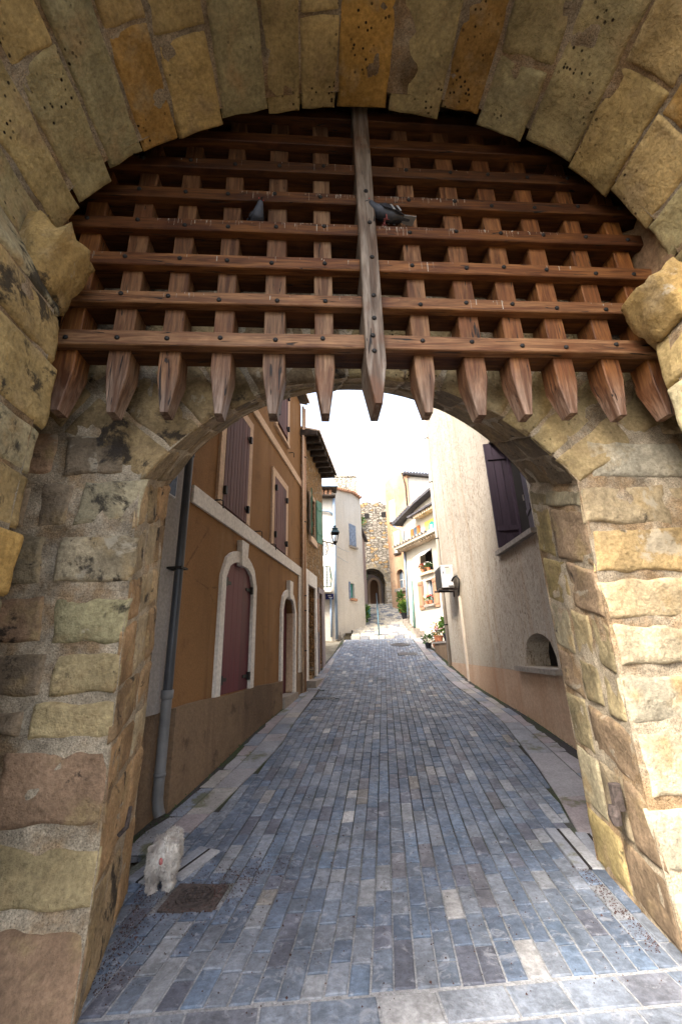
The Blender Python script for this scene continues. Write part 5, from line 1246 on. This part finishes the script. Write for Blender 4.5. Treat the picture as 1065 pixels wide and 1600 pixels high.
# shrub and green bin left of the steps
sb = thing('shrub', (2.35, 21.9, 2.6), 'green shrub growing between white house and steps', 'shrub')
m = MB(); leaves(m, (2.42, 22.2, 3.25), .5, 420, .17, 1.1); leaves(m, (2.25, 21.4, 2.95), .36, 260, .15, 1.0); ob('foliage', m, M['leaf'], sb, fixn=False)
m = MB(); [m.tube([(2.4, 22.1, 2.5), (2.4 + random.uniform(-.3, .3), 22.1 + random.uniform(-.3, .3), 3.3)], .015, 5) for _ in range(6)]; ob('stem', m, M['oak_brown'], sb, (.5, .5, .5))
gbn = thing('green_bin', (2.85, 23.6, 3.0), 'dark green plastic bin beside the shrub left of steps', 'bin')
m = MB(); m.lathe((2.85, 23.6, 3.0), [(.22, 0), (.27, .62), (.29, .62), (.29, .66)], 12); ob('body', m, M['teal'], gbn); m = MB(); m.lathe((2.85, 23.6, 3.66), [(.3, 0), (.3, .03), (.2, .09), (.03, .11)], 12); ob('lid', m, M['dark_green'], gbn)
iv = thing('ivy', (3.3, 28.8, 8.0), 'leafy ivy hanging from the left edge of the gate tower', 'climbing plant')
m = MB(); leaves(m, (3.35, 28.85, 10.35), .42, 200, .14, 1.2); leaves(m, (3.3, 28.85, 9.5), .25, 100, .13, 1.6); leaves(m, (3.35, 28.8, 6.35), .35, 200, .14, .8); leaves(m, (3.25, 28.8, 5.6), .22, 120, .14, 2.4); ob('foliage', m, M['leaf_dark'], iv, fixn=False)
m = MB(); m.tube([(3.25, 28.93, 4.4), (3.2, 28.93, 7), (3.3, 28.93, 10.4)], .03, 5); ob('stem', m, M['oak_brown'], iv, (.5, .5, .5))
hg = thing('hanging_plant', (3.55, 31.9, 5.6), 'dark trailing plant against the cream wall in the tower passage', 'climbing plant')
m = MB(); leaves(m, (3.5, 32.2, 5.75), .28, 120, .13, 1.2); leaves(m, (3.5, 32.3, 6.5), .18, 60, .12, 1.2); leaves(m, (3.3, 31.9, 4.6), .4, 200, .14, .9); ob('foliage', m, M['leaf_dark'], hg, fixn=False)
# moss and weeds along the foot of the walls
m = MB()
for _ in range(260):
    s_ = random.random() ** 1.5
    if random.random() < .5: y = lerp(4.1, 13, s_); x = xl(y) + random.uniform(.0, .05) + (.05 if y < 8.4 else 0)
    else: y = lerp(5.0, 12.4, s_); x = xr_(y) - random.uniform(.0, .05)
    leaves(m, (x, y, zr(y) + .015), .03, 3, .016, .5, .5)
ob('moss', m, M['leaf_dark'], None, fixn=False, kind='stuff')
# overhead wires
for k, (a, b, lab) in enumerate((((.3, 13.0, 5.0), (3.6, 28.9, 8.6), 'upper thin wire from the rubble house corner to the tower'), ((.3, 13.0, 4.75), (3.5, 28.9, 7.7), 'lower thin wire from the rubble house corner to the tower'))):
    A_, B_ = Vector(a), Vector(b); m = MB(); m.tube([A_.lerp(B_, t / 12) - Vector((0, 0, .5 * math.sin(math.pi * t / 12))) for t in range(13)], .008, 4); tag(ob('overhead_wire', m, M['zinc']), lab, 'wire', 'overhead wires')

# ------------------------------------------------------------------ covers and gratings in the road
def cover_square(x, y, w_, l_, rz, mat, label, round_=True, group='manhole covers'):
    z = zr(y) - .004; t = thing('manhole_cover', (x, y, z), label, 'manhole cover', group)
    sl_p = (zr(y + .2) - zr(y - .2)) / .4
    def tilt(mb): mb.v = [(a, b, c + (b - y) * sl_p) for a, b, c in mb.v]; return mb
    m = MB(); m.box((x, y, z - .01), (w_, l_, .03), rz); ob('frame', tilt(m), M[mat], t)
    m = MB()
    if round_:
        r = min(w_, l_) * .40; m.lathe((x, y, z + .005), [(r, 0), (r, .014), (r * .86, .014), (r * .86, .004), (.01, .004)], 28)
        for i in range(-3, 4):
            for j in range(-3, 4):
                if math.hypot(i, j) < 3.4: m.box((x + i * r * .25, y + j * r * .25, z + .011), (r * .15, r * .15, .012), R(45))
    else:
        for i in range(7): m.box((x + (i - 3) * w_ / 8, y, z + .008), (w_ / 18, l_ * .86, .008), rz)
    ob('lid', tilt(m), M['cover_lid'] if round_ else M[mat], t); return t
cover_square(-.79, 3.41, .35, .30, R(-9.4), 'rust', 'rusty square manhole cover under dirt beside the white dog')
cover_square(3.08, 14.4, .62, .48, R(-8), 'dark_pipe', 'dark square manhole cover on the upper street', False)
cover_square(.17, 9.32, .48, .22, R(-12), 'dark_pipe', 'dark grating beside the left gutter', False)
cover_square(-.07, 10.2, .36, .2, R(-12), 'rust', 'small rusty grating at the left gutter by the copper pipe', False)
z = zr(16.4); t = thing('manhole_cover', (3.24, 16.4, z), 'dark round manhole cover near the foot of steps', 'manhole cover', 'manhole covers')
m = MB(); m.lathe((3.24, 16.4, z + .006), [(.36, -.03), (.36, .012), (.30, .012), (.30, .006), (.01, .006)], 28); m.v = [(a, b, c + (b - 16.4) * .15) for a, b, c in m.v]; ob('lid', m, M['dark_pipe'], t)
m = MB(); 
for k in range(5): m.box((3.24 - .2 + k * .1, 16.4, z + .016), (.03, .3, .008))
m.v = [(a, b, c + (b - 16.4) * .15) for a, b, c in m.v]; ob('rib', m, M['dark_pipe'], t)
# old door tracks by the jambs: long slabs with a dark strip painted as the shaded gap between
for (xa, ya, xb, yb_, lab) in ((-1.02, 3.66, -.84, 4.02, 'dark strip painted as a gap between long slabs by the left jamb'), (-1.24, 3.62, -1.12, 3.95, 'dark strip painted as a gap at the foot of the left jamb'), (1.90, 3.42, 2.0, 4.0, 'dark strip painted as a gap between long slabs by the right jamb'), (2.07, 3.42, 2.2, 3.9, 'short dark strip painted as a gap nearest the right wall')):
    t = thing('painted_gap_strip', (xa, ya, 0), lab, 'painted gap', 'painted gaps')
    dx, dy_ = xb - xa, yb_ - ya; L = math.hypot(dx, dy_); rz = -math.atan2(dx, dy_); cx0, cy0 = (xa + xb) / 2, (ya + yb_) / 2
    def sl2(mb): mb.v = [(a, b, c + zr(b)) for a, b, c in mb.v]; return mb
    m = MB(); m.box((cx0, cy0, .002), (.022, L, .012), rz); ob('gap_shade_strip', sl2(m), M['dark'], t)
    for s_ in (-1, 1):
        m = MB(); m.bev((cx0 + s_ * .055 * math.cos(rz), cy0 + s_ * .055 * math.sin(rz), -.005), (.085, L * 1.02, .035), .006, rz); ob('slab', sl2(m), M['slab'], t, (.24, .25, .28) if s_ < 0 else (.32, .32, .33))
# dry debris swept against the left jamb and over the cover
m = MB()
for k in range(3600):
    q = random.random()
    if q < .22: a, r = random.uniform(0, 6.28), .22 * abs(random.gauss(0, 1)); x, y = -.70 + r * math.cos(a), 3.42 + r * math.sin(a) * .9
    elif q < .40: t = random.random(); x = lerp(-1.08, -1.20, t) + abs(random.gauss(0, .10)); y = lerp(2.62, 3.6, t)
    elif q < .52: y = random.uniform(4.1, 5.4); x = xl(y) + .06 + abs(random.gauss(0, .09))
    elif q < .62: x = -.45 + random.gauss(0, .18); y = 3.8 + random.gauss(0, .10) + x * .3
    elif q < .74: t = random.random(); x = lerp(1.76, 1.9, t) - abs(random.gauss(0, .06)); y = lerp(2.6, 3.5, t)
    else: x = random.uniform(-1.1, 1.7); y = random.uniform(2.4, 5.5)
    s_ = random.uniform(.002, .0055) * (1.6 if random.random() < .06 else 1); z = zr(y) + s_ * .4
    a = random.uniform(0, 6.28); P = [(x + s_ * math.cos(a + b), y + s_ * math.sin(a + b), z) for b in (0, 2.1, 4.2)]
    m.add(P + [(x, y, z + s_ * 1.1)], [(0, 1, 3), (1, 2, 3), (2, 0, 3)])
ob('debris', m, M['debris'], None, fixn=False, kind='stuff')

# ------------------------------------------------------------------ dog
def skin_body(name, nodes, edges, mat, parent, sub=2, disp=None):
    """one continuous surface grown round a skeleton: nodes = (pos, rx, ry), first is the root"""
    me = bpy.data.meshes.new(name); me.from_pydata([n_[0] for n_ in nodes], edges, []); o = bpy.data.objects.new(name, me); col.objects.link(o)
    sk = o.modifiers.new('skin', 'SKIN'); 
    for i, n_ in enumerate(nodes): me.skin_vertices[0].data[i].radius = (n_[1], n_[2] if len(n_) > 2 else n_[1]); me.skin_vertices[0].data[i].use_root = i == 0
    ss_ = o.modifiers.new('sub', 'SUBSURF'); ss_.levels = sub; ss_.render_levels = sub
    dg = bpy.context.evaluated_depsgraph_get(); ev = bpy.data.meshes.new_from_object(o.evaluated_get(dg))
    bpy.data.objects.remove(o)
    mb = MB()
    for v in ev.vertices:
        p = v.co.copy()
        if disp: p += v.normal * disp(p)
        mb.v.append(tuple(p))
    mb.f = [tuple(p.vertices) for p in ev.polygons]
    return mb
DP = Vector((-1.055, 3.60, 0)); DR = R(6)
def dw(p): return Matrix.Rotation(DR, 3, 'Z') @ (Vector(p) * .9) + DP
dog = thing('dog', tuple(DP), 'small fluffy white dog seen from behind, standing beside the left stone jamb', 'dog')
# local: +y is forward (away from the camera)
N_ = [((0, 0, .20), .098), ((0, -.09, .20), .092), ((0, .09, .195), .09), ((0, .17, .19), .08), ((0, .235, .20), .055), ((0, .28, .205), .062), ((0, .33, .19), .036), ((0, .37, .175), .022),
      ((.05, -.105, .15), .056), ((.058, -.075, .11), .046), ((.06, -.115, .075), .036), ((.06, -.11, .032), .033), ((.06, -.09, .014), .028),
      ((-.05, -.105, .15), .056), ((-.058, -.075, .11), .046), ((-.06, -.115, .075), .036), ((-.06, -.11, .032), .033), ((-.06, -.09, .014), .028),
      ((.05, .15, .13), .046), ((.055, .15, .075), .034), ((.055, .155, .03), .03), ((.055, .17, .014), .026),
      ((-.05, .15, .13), .046), ((-.055, .15, .075), .034), ((-.055, .155, .03), .03), ((-.055, .17, .014), .026),
      ((0, -.135, .265), .028), ((.015, -.10, .305), .026), ((.03, -.045, .31), .024)]
E_ = [(0, 1), (0, 2), (2, 3), (3, 4), (4, 5), (5, 6), (6, 7), (1, 8), (8, 9), (9, 10), (10, 11), (11, 12), (1, 13), (13, 14), (14, 15), (15, 16), (16, 17), (3, 18), (18, 19), (19, 20), (20, 21), (3, 22), (22, 23), (23, 24), (24, 25), (1, 26), (26, 27), (27, 28)]
N_ = [(tuple(dw(p)), r * .9) for p, r in N_]
limb = skin_body('body', N_, E_, None, dog, 2)
tmp = bpy.data.meshes.new('body'); tm = MB(); tm.v = list(limb.v); tm.f = list(limb.f)
def blob(c, r, q=14):
    c = dw(c); r = [q_ * .9 for q_ in r]; tm.lathe((c.x, c.y, c.z), [(r[0] * math.sin(math.pi * max(.02, min(.98, k / q))), -r[2] * math.cos(math.pi * k / q)) for k in range(q + 1)], 18, DR, 1, r[1] / r[0])
for c, r in (((0, -.085, .205), (.108, .105, .108)), ((0, .03, .205), (.10, .14, .10)), ((0, .15, .195), (.095, .11, .098)), ((.052, -.10, .15), (.058, .066, .085)), ((-.052, -.10, .15), (.058, .066, .085)),
             ((.06, -.10, .06), (.040, .044, .06)), ((-.06, -.10, .06), (.040, .044, .06)), ((.06, -.095, .02), (.036, .046, .022)), ((-.06, -.095, .02), (.036, .046, .022)), ((0, .28, .205), (.072, .075, .07)), ((.005, -.10, .30), (.04, .07, .04))): blob(c, r)
tmp.from_pydata(tm.v, [], tm.f); to = bpy.data.objects.new('body', tmp); col.objects.link(to)
rm = to.modifiers.new('remesh', 'REMESH'); rm.mode = 'VOXEL'; rm.voxel_size = .0075
smo = to.modifiers.new('smooth', 'SMOOTH'); smo.iterations = 4; smo.factor = .5
ev = bpy.data.meshes.new_from_object(to.evaluated_get(bpy.context.evaluated_depsgraph_get())); bpy.data.objects.remove(to)
bmb = MB(); bmb.f = [tuple(p.vertices) for p in ev.polygons]
for v in ev.vertices: p = v.co + v.normal * (.010 * noise.noise(v.co * 32) + .005 * noise.noise(v.co * 75)); bmb.v.append(tuple(p))
bmb.v = [(x, y, max(z, .002)) for x, y, z in bmb.v]
ob('body', bmb, M['fur'], dog, smooth=True)
me_ = [o for o in dog.children if o.name.startswith('body')][0].data
fm = MB(); o0 = Vector(DP)
tris = []
me_.calc_loop_triangles()
for t in me_.loop_triangles: tris.append((t.area, [me_.vertices[i].co + o0 for i in t.vertices], me_.polygons[t.polygon_index].normal.copy()))
tot = [t[0] for t in tris]
for (ar, vs, nr) in random.choices(tris, tot, k=20000):
    a, b = random.random(), random.random()
    if a + b > 1: a, b = 1 - a, 1 - b
    p = vs[0] + (vs[1] - vs[0]) * a + (vs[2] - vs[0]) * b
    if p.z < .012: continue
    L = random.uniform(.014, .03) * (.7 if p.z < .1 else 1)
    curl = Vector((noise.noise(p * 40), noise.noise(p * 40 + Vector((7, 0, 0))), noise.noise(p * 40 + Vector((0, 9, 0)))))
    d = (nr + curl * 1.5 + Vector((0, 0, -.55))).normalized(); sd_ = d.cross(Vector((random.random(), random.random(), random.random()))).normalized() * random.uniform(.0008, .0018)
    q1 = p + d * L * .55; q2 = p + (d + curl * .8 + Vector((0, 0, -.5))).normalized() * L
    if q2.z < .002: q2.z = .003
    fm.add([p - sd_, p + sd_, q1 + sd_ * .8, q1 - sd_ * .8, q2], [(0, 1, 2, 3), (3, 2, 4)])
ob('fur', fm, M['fur'], dog, fixn=False, kind='stuff')
for s_ in (-1, 1):      # drop ears, eyes
    c = dw((s_ * .06, .27, .21)); m = MB(); m.lathe((c.x, c.y, c.z - .07), [(.006, 0), (.022, .02), (.026, .05), (.012, .075)], 8, 0, .6, 1.1); ob('ear', m, M['fur'], dog, smooth=True)
    c = dw((s_ * .026, .325, .218)); m = MB(); m.lathe(c, [(.001, -.008), (.007, -.004), (.007, .004), (.001, .008)], 8); ob('eye', m, M['nose'], dog, smooth=True)
c = dw((0, .39, .178)); m = MB(); m.lathe(c, [(.001, -.01), (.011, -.004), (.011, .005), (.002, .01)], 8); ob('nose', m, M['nose'], dog, smooth=True)
c = dw((.006, -.192, .222)); m = MB(); m.lathe(c, [(.002, -.020), (.012, -.012), (.013, .005), (.009, .016), (.002, .022)], 10, 0, 1, .6); ob('rump_skin', m, M['pink_skin'], dog, smooth=True)

# ------------------------------------------------------------------ pigeons
def pigeon(loc, heading, scale, label, pale, pitch=0):
    L0 = Vector(loc); Rm = Matrix.Rotation(heading, 3, 'Z') @ Matrix.Rotation(pitch, 3, 'Y')
    def wp(p): return Rm @ (Vector((p[0], p[1], p[2] - .07)) * scale) + L0 + Vector((0, 0, .07 * scale))
    t = thing('pigeon', loc, label, 'pigeon', 'pigeons')
    # local +x forward
    ND = [((0, 0, .09), .052), ((.05, 0, .105), .052), ((.085, 0, .135), .036), ((.10, 0, .17), .024), ((.108, 0, .193), .023), ((-.06, 0, .085), .042), ((-.11, 0, .075), .024), ((-.16, 0, .068), .016), ((-.20, 0, .062), .013)]
    nb = [(tuple(wp(p)), r * scale, r * scale * (.45 if p[0] < -.1 else 1)) for p, r in ND]
    mb = skin_body('body', nb, [(0, 1), (1, 2), (2, 3), (3, 4), (0, 5), (5, 6), (6, 7), (7, 8)], None, t, 2); ob('body', mb, M['pigeon'], t, smooth=True)
    for s_ in (-1, 1):
        pts = [(.06, .047, .115), (.02, .058, .125), (-.06, .05, .115), (-.14, .026, .085), (-.185, .012, .072), (-.13, .038, .065), (-.05, .058, .07), (.03, .06, .08)]
        m = MB(); A_ = [wp((x, y * s_, z)) for x, y, z in pts]; B_ = [wp((x, (y - .012) * s_, z)) for x, y, z in pts]; n = len(pts); m.add(A_ + B_, [tuple(range(n)), tuple(range(2 * n - 1, n - 1, -1))] + [(i, (i + 1) % n, n + (i + 1) % n, n + i) for i in range(n)]); wi = ob('wing', m, M['pigeon_dark'], t)
        for k in range(2):
            m = MB(); x0 = -.02 - k * .05; P = [(x0, .060 * s_, .118), (x0 - .016, .059 * s_, .117), (x0 - .035, .06 * s_, .07), (x0 - .02, .0605 * s_, .07)]; q = [wp(p) for p in P] + [wp((p[0], p[1] - .006 * s_, p[2])) for p in P]; m.hexa(q); ob('wing_bar', m, M['pigeon_pale'] if pale else M['pigeon_dark'], wi)
        m = MB(); m.tube([wp((.01, .022 * s_, .055)), wp((.012, .022 * s_, .008))], .005 * scale, 5); [m.tube([wp((.012, .022 * s_, .006)), wp((.012 + dx, (.022 + dy) * s_, .004))], .003 * scale, 4) for dx, dy in ((.03, 0), (.022, .014), (.022, -.014), (-.015, 0))]; ob('foot', m, M['pigeon_foot'], t)
        m = MB(); m.lathe(wp((.118, .018 * s_, .198)), [(.0005, -.004), (.004, 0), (.0005, .004)], 6); ob('eye', m, M['flower_red'], t)
    m = MB(); m.tube([wp((.126, 0, .193)), wp((.152, 0, .186))], [.007 * scale, .001], 6); ob('beak', m, M['pigeon_dark'], t)
    m = MB(); 
    for k in range(-2, 3): m.hexa([wp(p) for p in ((-.14, k * .012 - .007, .066), (-.14, k * .012 + .007, .066), (-.235, k * .017 + .009, .056), (-.235, k * .017 - .009, .056), (-.14, k * .012 - .007, .071), (-.14, k * .012 + .007, .071), (-.235, k * .017 + .009, .06), (-.235, k * .017 - .009, .06))])
    ob('tail', m, M['pigeon_pale'] if pale else M['pigeon_dark'], t); return t
pigeon((-.415, 2.30, 4.478), R(-62), .95, 'dark pigeon sitting upright on the portcullis rail, left of centre post', False)
pigeon((.555, 2.20, 4.475), R(193), .98, 'pigeon with pale wing bars crouching on the portcullis rail beside the centre post', True, R(8))
